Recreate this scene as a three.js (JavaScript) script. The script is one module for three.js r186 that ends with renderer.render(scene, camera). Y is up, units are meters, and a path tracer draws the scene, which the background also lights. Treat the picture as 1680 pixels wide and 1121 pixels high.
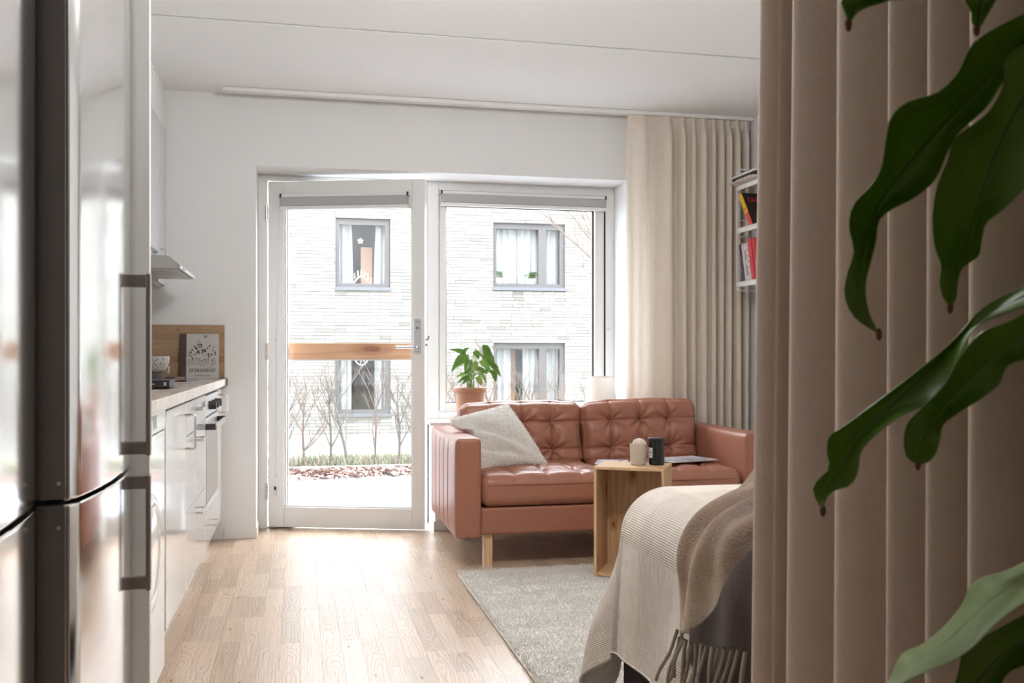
import * as THREE from 'three';
import { RoundedBoxGeometry } from 'three/addons/geometries/RoundedBoxGeometry.js';
import { mergeGeometries, mergeVertices } from 'three/addons/utils/BufferGeometryUtils.js';

// ---------------------------------------------------------------- camera, sky, exposure
const scene = new THREE.Scene();
const renderer = new THREE.WebGLRenderer({ antialias: true });
renderer.toneMapping = THREE.LinearToneMapping;
renderer.toneMappingExposure = 16;
const LAMP = 0.21; // candela of the ceiling lantern
renderer.shadowMap.enabled = true;
const YAW = Math.atan(348 / 1572), EYE = 1.04;
const camera = new THREE.PerspectiveCamera(2 * Math.atan(560.5 / 1572) * 180 / Math.PI, 1680 / 1121, 0.02, 200);
camera.setViewOffset(1680, 1121, 0, -23.5, 1680, 1121);   // shifted lens, verticals stay upright
camera.position.set(0, EYE, 0);
camera.rotation.set(0, -YAW, 0);
camera.focus = 4.4;
camera.userData.fStop = 9;
{ // even overcast sky
  const w = 64, h = 32, d = new Float32Array(w * h * 4);
  for (let j = 0; j < h; j++) {
    const e = Math.max(0, Math.sin(((j + .5) / h - .5) * Math.PI));
    const L = (1 + 2 * e) / 3 * 1.25;
    for (let i = 0; i < w; i++) d.set([L * .93, L * 1.0, L * 1.08, 1], (j * w + i) * 4);
  }
  const t = new THREE.DataTexture(d, w, h, THREE.RGBAFormat, THREE.FloatType);
  t.mapping = THREE.EquirectangularReflectionMapping; t.magFilter = THREE.LinearFilter; t.needsUpdate = true;
  scene.background = t;
}

// ---------------------------------------------------------------- helpers
function rng(seed) { let a = seed >>> 0; return () => { a = (a + 0x6D2B79F5) >>> 0; let t = a; t = Math.imul(t ^ (t >>> 15), t | 1); t ^= t + Math.imul(t ^ (t >>> 7), t | 61); return ((t ^ (t >>> 14)) >>> 0) / 4294967296; }; }
const clamp = (v, a = 0, b = 1) => Math.min(b, Math.max(a, v));
const lerp = (a, b, t) => a + (b - a) * t;
const sstep = (a, b, v) => { const t = clamp((v - a) / (b - a)); return t * t * (3 - 2 * t); };
const V = (x, y, d) => new THREE.Vector3(x, y, -d);
const lat = new Float32Array(65536); { const r = rng(77); for (let i = 0; i < 65536; i++) lat[i] = r(); }
function vn(x, y, px = 256, py = 256, s = 0) { // value noise with a period
  const xi = Math.floor(x), yi = Math.floor(y), fx = x - xi, fy = y - yi, m = (a, p) => ((a % p) + p) % p;
  const g = (i, j) => lat[((m(i, px) + s * 37) & 255) + (((m(j, py) + s * 91) & 255) << 8)];
  const ux = fx * fx * (3 - 2 * fx), uy = fy * fy * (3 - 2 * fy);
  return lerp(lerp(g(xi, yi), g(xi + 1, yi), ux), lerp(g(xi, yi + 1), g(xi + 1, yi + 1), ux), uy);
}
function fbm(x, y, px, py, o = 4, s = 0) { let v = 0, a = .5, t = 0; for (let k = 0; k < o; k++) { v += a * vn(x, y, px, py, s + k); t += a; a *= .5; x *= 2; y *= 2; px *= 2; py *= 2; } return v / t; }
function n3(x, y, z, s = 0) { return (vn(x + z * .71, y + z * .37, 256, 256, s) + vn(y + x * .31 + 9, z + x * .53 + 5, 256, 256, s + 3) + vn(z - y * .4 + 31, x + y * .23 + 17, 256, 256, s + 7)) / 3; }
function tex(w, h, fn, srgb = true) {
  const d = new Uint8Array(w * h * 4);
  for (let j = 0; j < h; j++) for (let i = 0; i < w; i++) { const c = fn(i / w, j / h, i, j), o = (j * w + i) * 4; if (typeof c === 'number') d[o] = d[o + 1] = d[o + 2] = clamp(c) * 255; else { d[o] = clamp(c[0]) * 255; d[o + 1] = clamp(c[1]) * 255; d[o + 2] = clamp(c[2]) * 255; } d[o + 3] = 255; }
  const t = new THREE.DataTexture(d, w, h); t.wrapS = t.wrapT = THREE.RepeatWrapping; t.magFilter = THREE.LinearFilter; t.minFilter = THREE.LinearMipmapLinearFilter; t.generateMipmaps = true;
  if (srgb) t.colorSpace = THREE.SRGBColorSpace; t.needsUpdate = true; return t;
}
const rep = (t, a, b) => { const c = t.clone(); c.repeat.set(a, b); c.needsUpdate = true; return c; };
const mixc = (a, b, t) => [lerp(a[0], b[0], t), lerp(a[1], b[1], t), lerp(a[2], b[2], t)];
const S = (r, g, b) => [r / 255, g / 255, b / 255];
function std(color, rough = .6, o = {}) { return new THREE.MeshStandardMaterial({ color, roughness: rough, ...o }); }
function phy(color, rough = .6, o = {}) { return new THREE.MeshPhysicalMaterial({ color, roughness: rough, ...o }); }

const taken = {};
function numbered(n) { if (!(n in taken)) { taken[n] = 0; return n; } taken[n]++; return n + '_' + String(taken[n]).padStart(3, '0'); }
function thing(name, label, category, [x, y, d] = [0, 0, 0], group) {
  const o = new THREE.Group(); o.name = numbered(name); o.position.set(x, y, -d); o.userData = { label, category }; if (group) o.userData.group = group; scene.add(o); return o;
}
function origin(p) { const o = new THREE.Vector3(); while (p && p !== scene) { o.add(p.position); p = p.parent; } return o; }
// geometry given in room coordinates (x, y, -depth); the mesh sits at its own centre under its parent
function part(name, geo, mat, parent = scene) {
  if (Array.isArray(geo)) geo = mergeGeometries(geo.map(g => { g = g.index ? g.toNonIndexed() : g; for (const k of Object.keys(g.attributes)) if (!['position', 'normal', 'uv'].includes(k)) g.deleteAttribute(k); return g; }));
  geo.computeBoundingBox(); const c = geo.boundingBox.getCenter(new THREE.Vector3());
  geo.translate(-c.x, -c.y, -c.z);
  const m = new THREE.Mesh(geo, mat); m.name = parent === scene ? numbered(name) : name; m.position.copy(c).sub(origin(parent)); m.castShadow = m.receiveShadow = true; parent.add(m); return m;
}
function single(name, geo, mat, label, category, group) { const m = part(name, geo, mat); m.userData = { label, category }; if (group) m.userData.group = group; return m; }
function structure(name, geo, mat, label, category = 'room') { const m = part(name, geo, mat); m.userData = { kind: 'structure', label, category }; return m; }
// uv in metres from the way each face points; grain runs along axis g
function triUV(geo, g = 0, ou = 0, ov = 0) {
  if (geo.index) geo = geo.toNonIndexed();
  const p = geo.attributes.position, n = p.count, uv = new Float32Array(n * 2), a = new THREE.Vector3(), b = new THREE.Vector3(), c = new THREE.Vector3();
  for (let i = 0; i < n; i += 3) {
    a.fromBufferAttribute(p, i); b.fromBufferAttribute(p, i + 1); c.fromBufferAttribute(p, i + 2);
    const nr = b.clone().sub(a).cross(c.clone().sub(a)); const k = [Math.abs(nr.x), Math.abs(nr.y), Math.abs(nr.z)], m = k.indexOf(Math.max(...k));
    let ax = [0, 1, 2].filter(t => t !== m); if (ax[1] === g) ax = [ax[1], ax[0]];
    [a, b, c].forEach((q, t) => { const w = [q.x, q.y, q.z]; uv[(i + t) * 2] = w[ax[0]] + ou; uv[(i + t) * 2 + 1] = w[ax[1]] + ov; });
  }
  geo.setAttribute('uv', new THREE.BufferAttribute(uv, 2)); return geo;
}
// box between room coordinates; x, y, depth ranges
function B([x0, x1], [y0, y1], [d0, d1], r = .002, g = 0, seg = 1) {
  const w = x1 - x0, h = y1 - y0, d = d1 - d0, rr = Math.min(r, w * .49, h * .49, d * .49);
  let geo = rr > 0 ? new RoundedBoxGeometry(w, h, d, seg, rr) : new THREE.BoxGeometry(w, h, d);
  geo.translate((x0 + x1) / 2, (y0 + y1) / 2, -(d0 + d1) / 2); return triUV(geo, g);
}
function tube(pts, r, seg = 24, rad = 8, closed = false) { return new THREE.TubeGeometry(new THREE.CatmullRomCurve3(pts, closed, 'catmullrom', .5), seg, r, rad, closed); }
function wire(pts, r, rad = 6) { // straight pieces between points, rounded joints
  const gs = []; for (let i = 0; i + 1 < pts.length; i++) gs.push(cyl(pts[i], pts[i + 1], r, r, rad)); for (let i = 1; i + 1 < pts.length; i++) { const s = new THREE.SphereGeometry(r, rad, 4); s.translate(pts[i].x, pts[i].y, pts[i].z); gs.push(s); } return mergeGeometries(gs.map(g => g.toNonIndexed()));
}
function cyl(a, b, ra, rb, n = 10) {
  const L = a.distanceTo(b), g = new THREE.CylinderGeometry(rb, ra, L, n, 1); g.translate(0, L / 2, 0);
  g.applyQuaternion(new THREE.Quaternion().setFromUnitVectors(new THREE.Vector3(0, 1, 0), b.clone().sub(a).normalize())); g.translate(a.x, a.y, a.z); return g;
}
function lathe(prof, x, y, d, n = 40) { const g = new THREE.LatheGeometry(prof.map(([r, h]) => new THREE.Vector2(r, h)), n); g.translate(x, y, -d); return g; }
function grid(nu, nv, fn, uvf) { // fn(u,v) -> Vector3
  const pos = [], uv = [], idx = [];
  for (let j = 0; j <= nv; j++) for (let i = 0; i <= nu; i++) { const u = i / nu, v = j / nv, p = fn(u, v); pos.push(p.x, p.y, p.z); const q = uvf ? uvf(u, v) : [u, v]; uv.push(q[0], q[1]); }
  for (let j = 0; j < nv; j++) for (let i = 0; i < nu; i++) { const a = j * (nu + 1) + i, b = a + 1, c = a + nu + 1, e = c + 1; idx.push(a, b, c, b, e, c); }
  const g = new THREE.BufferGeometry(); g.setAttribute('position', new THREE.Float32BufferAttribute(pos, 3)); g.setAttribute('uv', new THREE.Float32BufferAttribute(uv, 2)); g.setIndex(idx); g.computeVertexNormals(); return g;
}
function thick(g, t) { // a second skin behind an open sheet, closed round its rim by nearness
  const p = g.attributes.position, n = g.attributes.normal, N = p.count, pos = new Float32Array(N * 6), uv = new Float32Array(N * 4), idx = Array.from(g.index.array), out = idx.slice();
  for (let i = 0; i < N; i++) { pos.set([p.getX(i), p.getY(i), p.getZ(i)], i * 3); pos.set([p.getX(i) - n.getX(i) * t, p.getY(i) - n.getY(i) * t, p.getZ(i) - n.getZ(i) * t], (N + i) * 3); uv.set([g.attributes.uv.getX(i), g.attributes.uv.getY(i)], i * 2); uv.set([g.attributes.uv.getX(i), g.attributes.uv.getY(i)], (N + i) * 2); }
  const edges = new Map(); for (let i = 0; i < idx.length; i += 3) { out.push(idx[i] + N, idx[i + 2] + N, idx[i + 1] + N); for (const [a, b] of [[idx[i], idx[i + 1]], [idx[i + 1], idx[i + 2]], [idx[i + 2], idx[i]]]) { const k = a < b ? a + '_' + b : b + '_' + a; edges.set(k, edges.has(k) ? null : [a, b]); } }
  for (const e of edges.values()) if (e) out.push(e[0], e[0] + N, e[1], e[1], e[0] + N, e[1] + N);
  const r = new THREE.BufferGeometry(); r.setAttribute('position', new THREE.BufferAttribute(pos, 3)); r.setAttribute('uv', new THREE.BufferAttribute(uv, 2)); r.setIndex(out); r.computeVertexNormals(); return r;
}
function canvasTex(w, h, draw) { const c = document.createElement('canvas'); c.width = w; c.height = h; const x = c.getContext('2d'); draw(x, w, h); const t = new THREE.CanvasTexture(c); t.colorSpace = THREE.SRGBColorSpace; return t; }

// ---------------------------------------------------------------- textures and materials
// eight rows of different oak grain, 1.2 m long, one row for each stave
const ROWS = 8;
const oakMap = tex(2048, 1024, (u, v) => {
  const row = Math.floor(v * ROWS), w = v * ROWS - row, y = w - .5;
  let g;
  if (row % 2 === 0) { const cx = fbm(u * 3, row * 5.3, 3, 256, 2, row), r = Math.hypot(y - (cx - .5) * .5, (((u * 3 + row * .37) % 1) - .5) * .9 * (.6 + .4 * Math.sin(u * 6.283 * 2)) ) * 7 + fbm(u * 8, w * 3 + row * 7, 8, 256, 3, row + 2) * 1.6; g = r - Math.floor(r); g = Math.pow(g, 3) * .9; }
  else { const r = y * 9 + fbm(u * 4, row * 9 + w * 2, 4, 256, 3, row) * 3.2; g = r - Math.floor(r); g = Math.pow(g, 2.5) * .6; }
  const pore = fbm(u * 60, w * 60 + row * 70, 60, 256, 2, 5), streak = fbm(u * 6, w * 26 + row * 40, 6, 256, 3, 9);
  let t = g * .55 + Math.pow(pore, 3) * .35 + (streak - .5) * .5;
  let c = mixc(S(222, 201, 178), S(166, 133, 104), clamp(t * 1.25));
  const kx = ((u * 2.3 + row * .61) % 1) - .5, kd = Math.hypot(kx * 2.2, (y - .15 * (row % 3 - 1)) * 1.0);
  if (row === 3 || row === 6) c = mixc(c, S(120, 80, 52), .75 * sstep(.09, .02, kd));
  return c;
});
const oakBump = tex(1024, 512, (u, v) => { const w = v * ROWS; return .5 + .5 * (fbm(u * 60, w * 60, 60, 480, 3, 5) - .5); }, false);
const pineMap = tex(1024, 1024, (u, v) => {
  const wv = fbm(u * 2, v * 4, 2, 4, 3, 3) * 2.2; let r = v * 16 + wv; let g = Math.pow(r - Math.floor(r), 2.2) * .55;
  let c = mixc(S(222, 190, 150), S(186, 143, 104), clamp(g + (fbm(u * 10, v * 120, 10, 120, 3, 6) - .5) * .5));
  for (const [kx, ky, s] of [[.22, .3, .03], [.71, .62, .022], [.5, .85, .016], [.9, .12, .02], [.38, .55, .014]]) { const d = Math.hypot((u - kx) * .8, v - ky); c = mixc(c, S(116, 66, 36), .9 * sstep(s, s * .45, d)); c = mixc(c, S(170, 112, 64), .5 * sstep(s * 2.4, s, d)); }
  return c;
});
const fineNoise = tex(512, 512, (u, v) => fbm(u * 64, v * 64, 64, 64, 3, 1), false);
const softNoise = tex(256, 256, (u, v) => fbm(u * 8, v * 8, 8, 8, 5, 2), false);
const leatherBump = tex(512, 512, (u, v) => { const a = fbm(u * 48, v * 48, 48, 48, 2, 4), b = fbm(u * 90, v * 90, 90, 90, 2, 8); return .35 + .5 * Math.abs(a - .5) * 2 + .25 * b; }, false);
const weave = (n, s) => tex(512, 512, (u, v) => .5 + .3 * Math.sin(u * 6.2832 * n) * Math.sin(v * 6.2832 * n) + .35 * (fbm(u * 20, v * n, 20, n, 2, s) - .5) + .35 * (fbm(u * n, v * 20, n, 20, 2, s + 2) - .5), false);
const linenBump = weave(96, 3);
const linenMap = (a, b) => tex(512, 512, (u, v) => mixc(a, b, clamp(.5 + 1.1 * (fbm(u * 10, v * 160, 10, 160, 3, 1) - .5) + 1.0 * (fbm(u * 160, v * 10, 160, 10, 3, 5) - .5))));
const M = {};
M.wall = std(new THREE.Color().setRGB(.785, .785, .78), .92, { bumpMap: rep(fineNoise, 2.2, 2.2), bumpScale: .0006 });
M.ceil = std(new THREE.Color().setRGB(.84, .84, .83), .95, { bumpMap: rep(fineNoise, 1.6, 1.6), bumpScale: .0006 });
M.trim = std(new THREE.Color().setRGB(.78, .77, .75), .45);
M.frame = std(new THREE.Color().setRGB(.77, .765, .75), .38);
M.white = std(new THREE.Color().setRGB(.80, .80, .79), .4);
M.gloss = phy(new THREE.Color().setRGB(.80, .80, .80), .12, { clearcoat: .6, clearcoatRoughness: .05 });
M.carcass = std(new THREE.Color().setRGB(.74, .74, .73), .5);
M.upper = phy(new THREE.Color().setRGB(.66, .68, .70), .22);
M.steel = std(new THREE.Color().setRGB(.86, .86, .86), .13, { metalness: 1 });
M.steelSoft = std(new THREE.Color().setRGB(.62, .61, .60), .34, { metalness: 1 });
M.hood = std(new THREE.Color().setRGB(.34, .325, .31), .4, { metalness: .55 });
M.hoodUnder = std(new THREE.Color().setRGB(.55, .54, .53), .45, { metalness: .3 });
M.fridgeSide = std(new THREE.Color().setRGB(.19, .172, .165), .45, { metalness: .3 });
M.handleDark = std(new THREE.Color().setRGB(.30, .265, .25), .3, { metalness: .8 });
M.chrome = std(new THREE.Color().setRGB(.72, .72, .72), .18, { metalness: 1 });
M.dark = std(new THREE.Color().setRGB(.03, .027, .027), .4);
M.darkGap = std(new THREE.Color().setRGB(.05, .045, .045), .8);
M.glassBlack = phy(new THREE.Color().setRGB(.012, .011, .011), .07);
M.ovenGlass = phy(new THREE.Color().setRGB(.20, .195, .19), .07, { clearcoat: 1, clearcoatRoughness: .03 });
M.pane = phy(0xffffff, 0, { transmission: 1, thickness: 0, ior: 1.5 });
M.glassClear = phy(0xffffff, .02, { transmission: 1, thickness: 0, ior: 1.45 });
M.leather = phy(new THREE.Color().setRGB(.345, .145, .092), .36, { bumpMap: rep(leatherBump, 4, 4), bumpScale: .0009, specularIntensity: .8 });
M.oakLeg = std(0xffffff, .5, { map: rep(pineMap, 1.3, 3) });
M.pine = std(0xffffff, .6, { map: rep(pineMap, 1.1, 1.6) });
M.blackPlastic = std(new THREE.Color().setRGB(.035, .032, .032), .35);
M.linenBack = phy(0xffffff, .95, { map: rep(linenMap(S(247, 239, 228), S(240, 228, 214)), 2.4, 2.4), bumpMap: rep(linenBump, 3, 3), bumpScale: .0006, transmission: .38, thickness: 0, side: THREE.DoubleSide });
M.linenFront = std(0xffffff, .95, { map: rep(linenMap(S(210, 191, 176), S(199, 179, 164)), 8, 8), bumpMap: rep(linenBump, 9, 9), bumpScale: .0003, side: THREE.DoubleSide });
M.blind = std(new THREE.Color().setRGB(.42, .41, .42), .85, { bumpMap: rep(linenBump, 4, 4), bumpScale: .0004 });
M.blindBar = std(new THREE.Color().setRGB(.74, .735, .73), .4);
M.terracotta = std(new THREE.Color().setRGB(.42, .235, .155), .8, { bumpMap: rep(fineNoise, 2, 2), bumpScale: .001 });
M.soil = std(new THREE.Color().setRGB(.06, .04, .03), 1, { bumpMap: rep(fineNoise, 2, 2), bumpScale: .004 });
M.leaf = phy(new THREE.Color().setRGB(.105, .225, .035), .32, { transmission: .3, thickness: 0, side: THREE.DoubleSide });
M.leafYoung = phy(new THREE.Color().setRGB(.22, .36, .08), .4, { transmission: .35, thickness: 0, side: THREE.DoubleSide });
M.bract = phy(new THREE.Color().setRGB(.72, .72, .62), .4, { transmission: .3, thickness: 0, side: THREE.DoubleSide });
M.stem = std(new THREE.Color().setRGB(.20, .27, .07), .5);
M.shade = phy(new THREE.Color().setRGB(.80, .77, .71), .95, { transmission: .3, thickness: 0, side: THREE.DoubleSide, bumpMap: rep(linenBump, 3, 3), bumpScale: .0005 });
M.paper = std(new THREE.Color().setRGB(.74, .72, .69), .8);
// ---------------------------------------------------------------- ceiling lantern of the living area (above the frame)
{
  const x = .62, y = 2.31, d = 2.75, col = new THREE.Color().setRGB(1, .99, .97);
  const t = thing('paper_lantern', 'round white paper lantern hanging from the ceiling over the rug', 'ceiling lamp', [x, y, d]);
  const ball = new THREE.SphereGeometry(.17, 36, 24); ball.scale(1, .9, 1); ball.translate(x, y, -d);
  part('shade', ball, new THREE.MeshStandardMaterial({ color: 0xffffff, roughness: 1, emissive: col, emissiveIntensity: 1.0 }), t);
  for (let k = -3; k <= 3; k++) { const a = k / 3.6 * Math.PI / 2, g = new THREE.TorusGeometry(.1705 * Math.cos(a), .0012, 5, 48); g.rotateX(Math.PI / 2); g.translate(x, y + .1535 * Math.sin(a), -d); part('rib_ring', g, M.white, t); }
  part('flex', cyl(V(x, y + .15, d), V(x, 2.53, d), .003, .003, 8), M.white, t);
  part('ceiling_cup', lathe([[.045, 0], [.045, -.02], [.02, -.045], [0, -.045]], x, 2.53, d, 28), M.white, t);
  const L = new THREE.PointLight(col, LAMP, 0, 2); L.position.set(0, 0, 0); L.castShadow = true; L.shadow.radius = 8; L.shadow.bias = -.002; t.add(L);
}
// ---------------------------------------------------------------- the room
const XL = -1.07, XR = 2.77, WD = 5.66, FD = 5.94, BACK = -2.4, CH = 2.53, OX0 = -.245, OX1 = 1.995, OT = 2.13, SILL = .645;
const WT = .45; // outer wall thickness
{
  // floor: screed below, oak staves on top
  const floor = structure('floor', B([XL - .1, XR + .1], [-.2, -.014], [BACK - .1, FD + .08], 0), M.darkGap, 'pale oak parquet floor of short staves', 'floor');
  const tones = [[1, 1, 1], [.90, .87, .84], [1.06, 1.04, 1.02], [.97, .93, .88], [.84, .80, .75], [1.02, .98, .95]].map(([r, g, b]) => phy(new THREE.Color().setRGB(r * .78, g * .765, b * .755), .33, { map: oakMap, bumpMap: oakBump, bumpScale: .00025, specularIntensity: 1 }));
  const r = rng(11), SW = .0715, list = [];
  const project = (x, d) => { const c = Math.cos(YAW), s = Math.sin(YAW), zc = x * s + d * c, xc = x * c - d * s; return [840 + 1572 * xc / zc, 584 + 1572 * EYE / zc, zc]; };
  let k = 0;
  for (let x = XL; x < XR; x += SW, k++) {
    const x1 = Math.min(x + SW, XR); let d = BACK - r() * .4;
    while (d < FD + .05) {
      const L = .17 + r() * r() * .42 + r() * .1, d0 = Math.max(d, BACK), d1 = Math.min(d + L, FD + .05); d += L;
      const inDoor = x1 > -.26 && x < .80; const lim = inDoor ? FD + .05 : WD - .01;
      if (d1 - d0 < .01 || d0 > lim - .01) continue;
      const e1 = Math.min(d1, lim), cx = (x + x1) / 2, cd = (d0 + e1) / 2;
      const [px, py, zc] = cd > .6 ? project(cx, cd) : [-1, -1, 1];
      const shown = cd > 2.85 && px > 235 && px < 1260 && py < 1150 && cx > -.5 && !(cx > .78 && cd < 4.45) && !(cx > 2.0 && cd < 5.0);
      list.push({ x, x1, d0, d1: e1, area: shown ? (x1 - x) * (e1 - d0) / (zc * zc * zc) : 0, tone: Math.floor(r() * tones.length), row: Math.floor(r() * ROWS), u: r() });
    }
  }
  const geoOf = (s) => {
    const g = new THREE.BoxGeometry(s.x1 - s.x - .0005, .014, s.d1 - s.d0 - .0005), p = g.attributes.position, n = g.attributes.normal, uv = g.attributes.uv;
    for (let i = 0; i < p.count; i++) { uv.setXY(i, s.u + p.getZ(i) / 1.2, (s.row + .04 + .92 * (p.getX(i) / (s.x1 - s.x) + .5)) / ROWS); }
    g.translate((s.x + s.x1) / 2, -.007, -(s.d0 + s.d1) / 2); return g;
  };
  list.sort((a, b) => b.area - a.area);
  const own = list.filter(s => s.area > 0).slice(0, 300), set = new Set(own);
  own.forEach(s => part('stave', geoOf(s), tones[s.tone], floor));
  for (let t = 0; t < tones.length; t++) { const rest = list.filter(s => !set.has(s) && s.tone === t); if (rest.length) { const m = part('stave_field', rest.map(geoOf), tones[t], floor); m.userData = { kind: 'stuff' }; } }
}
// ceiling in two slabs with an open joint between them
{
  const J = 4.425;
  structure('ceiling', [B([XL - .1, XR + .1], [CH, CH + .2], [BACK - .1, J - .010], 0), B([XL - .1, XR + .1], [CH, CH + .2], [J + .010, WD + .1], 0), B([XL - .1, XR + .1], [CH + .06, CH + .2], [J - .012, J + .012], 0)], M.ceil, 'white concrete ceiling with one straight joint', 'ceiling');
}
structure('wall_left', B([XL - .12, XL], [-.1, CH + .1], [BACK - .1, WD + .1], 0), M.wall, 'white wall behind the kitchen units', 'wall');
structure('wall_right', B([XR, XR + .12], [-.1, CH + .1], [BACK - .1, WD + .1], 0), M.wall, 'white side wall that carries the wire shelf', 'wall');
structure('wall_back', B([XL - .12, XR + .12], [-.1, CH + .1], [BACK - .14, BACK], 0), M.wall, 'white wall behind the viewer', 'wall');
{
  // far wall with the door and window opening, as thick as the outer wall
  const o = WD + WT;
  structure('wall_far', [
    B([XL - .12, OX0], [-.1, CH + .1], [WD, o], 0), B([OX1, XR + .12], [-.1, CH + .1], [WD, o], 0),
    B([OX0, OX1], [OT, CH + .1], [WD, o], 0), B([.785, OX1], [-.1, SILL - .02], [WD, o], 0),
    B([OX0, .785], [-.1, -.015], [FD + .06, o], 0)], M.wall, 'white wall around the garden door and window', 'wall');
  structure('wall_outside', [B([-13, XL - .121], [-.1, 10.5], [WD + .05, o], 0), B([XR + .121, 17], [-.1, 10.5], [WD + .05, o], 0), B([XL - .121, XR + .121], [CH + .101, 10.5], [WD + .05, o], 0)], M.wall, 'plain outer wall of the own house above and beside the room', 'wall');
  structure('trim_1', B([XL + .65, OX0 - .005], [0, .058], [WD - .012, WD], .002), M.trim, 'white skirting board beside the kitchen', 'skirting board');
  structure('trim_2', B([OX0 - .006, OX0 + .006], [0, .058], [WD - .012, FD], .002), M.trim, 'short skirting piece inside the door recess', 'skirting board');
  structure('trim_3', B([.775, XR], [0, .058], [WD - .012, WD], .002), M.trim, 'white skirting board below the window', 'skirting board');
  // window sill board
  structure('trim_4', B([.755, OX1], [SILL - .02, SILL], [WD - .03, FD], .004), M.white, 'white window sill board behind the sofa', 'window sill');
  // soffit over the wall cabinets
  structure('trim_5', B([XL, -.737], [2.312, CH], [2.46, WD], .001), M.wall, 'white boxed-in soffit above the wall cabinets', 'soffit');
}
// right-hand return of the window recess is part of wall_far; curtain rail along the ceiling
{
  const t = thing('curtain_rail', 'long white curtain rail along the ceiling by the window', 'curtain rail', [1.17, CH, 5.53]);
  part('profile', B([-.415, 2.765], [CH - .024, CH - .001], [5.505, 5.555], .002), M.trim, t);
  part('end_cap', B([-.418, -.414], [CH - .027, CH - .001], [5.503, 5.557], .001), M.trim, t);
}

// ---------------------------------------------------------------- window and door
{
  // fixed frame of the window, sash, panes, spacers
  const d0 = FD, d1 = FD + .09;
  const w = thing('window_1', 'large white framed window above the leather sofa', 'window', [1.42, SILL, FD]); w.userData.kind = 'structure';
  const fx0 = .776, fx1 = OX1;
  part('frame', [B([fx0, .845], [SILL, OT], [d0, d1], .003), B([1.94, fx1], [SILL, OT], [d0, d1], .003), B([.845, 1.94], [2.075, OT], [d0, d1], .003), B([.845, 1.94], [SILL, .688], [d0, d1], .003)], M.frame, w);
  const sash = part('sash', [B([.853, .893], [.695, 2.068], [d0 + .02, d1], .003), B([1.872, 1.934], [.695, 2.068], [d0 + .02, d1], .003), B([.893, 1.872], [1.985, 2.068], [d0 + .02, d1], .003), B([.893, 1.872], [.695, .742], [d0 + .02, d1], .003)], M.frame, w);
  part('rubber_seal', [B([.893, .897], [.742, 1.985], [d0 + .05, d0 + .06], 0), B([1.866, 1.872], [.742, 1.985], [d0 + .05, d0 + .06], 0), B([.893, 1.872], [.742, .746], [d0 + .05, d0 + .06], 0), B([.893, 1.872], [1.981, 1.985], [d0 + .05, d0 + .06], 0)], M.darkGap, sash);
  part('spacer', [B([1.860, 1.868], [.746, 1.981], [d0 + .06, d0 + .072], 0), B([.897, .905], [.746, 1.981], [d0 + .06, d0 + .072], 0)], M.steelSoft, sash);
  part('pane', B([.893, 1.872], [.742, 1.985], [d0 + .066, d0 + .0662], 0), M.pane, sash);
  part('sash_gap', B([1.9345, 1.9395], [.69, 2.07], [d0 + .012, d0 + .03], 0), M.darkGap, w);
  // door frame: hinge post, head, lock post, threshold
  const f = thing('door_frame', 'white frame around the half-open glazed garden door', 'door frame', [.27, 0, FD]); f.userData.kind = 'structure';
  part('hinge_post', B([OX0, -.192], [0, OT], [d0, d1], .003), M.frame, f);
  part('head', B([-.192, .776], [2.098, OT], [d0, d1], .003), M.frame, f);
  const lp = part('lock_post', [B([.722, .776], [0, 2.098], [d0 + .035, d1], .003), B([.745, .776], [0, OT], [d0 - .002, d1], .003)], M.frame, f);
  for (const y of [.42, 1.34, 1.86]) part('stop_pin', cyl(V(.752, y, d0 - .004), V(.738, y, d0 + .02), .006, .006, 8), M.handleDark, lp);
  part('strike_plate', B([.737, .7445], [.86, 1.28], [d0 + .0, d0 + .03], .001), M.chrome, lp);
  part('threshold', B([OX0, .776], [-.013, .012], [d0 + .02, d1 + .05], .003), M.steelSoft, f);
}
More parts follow.
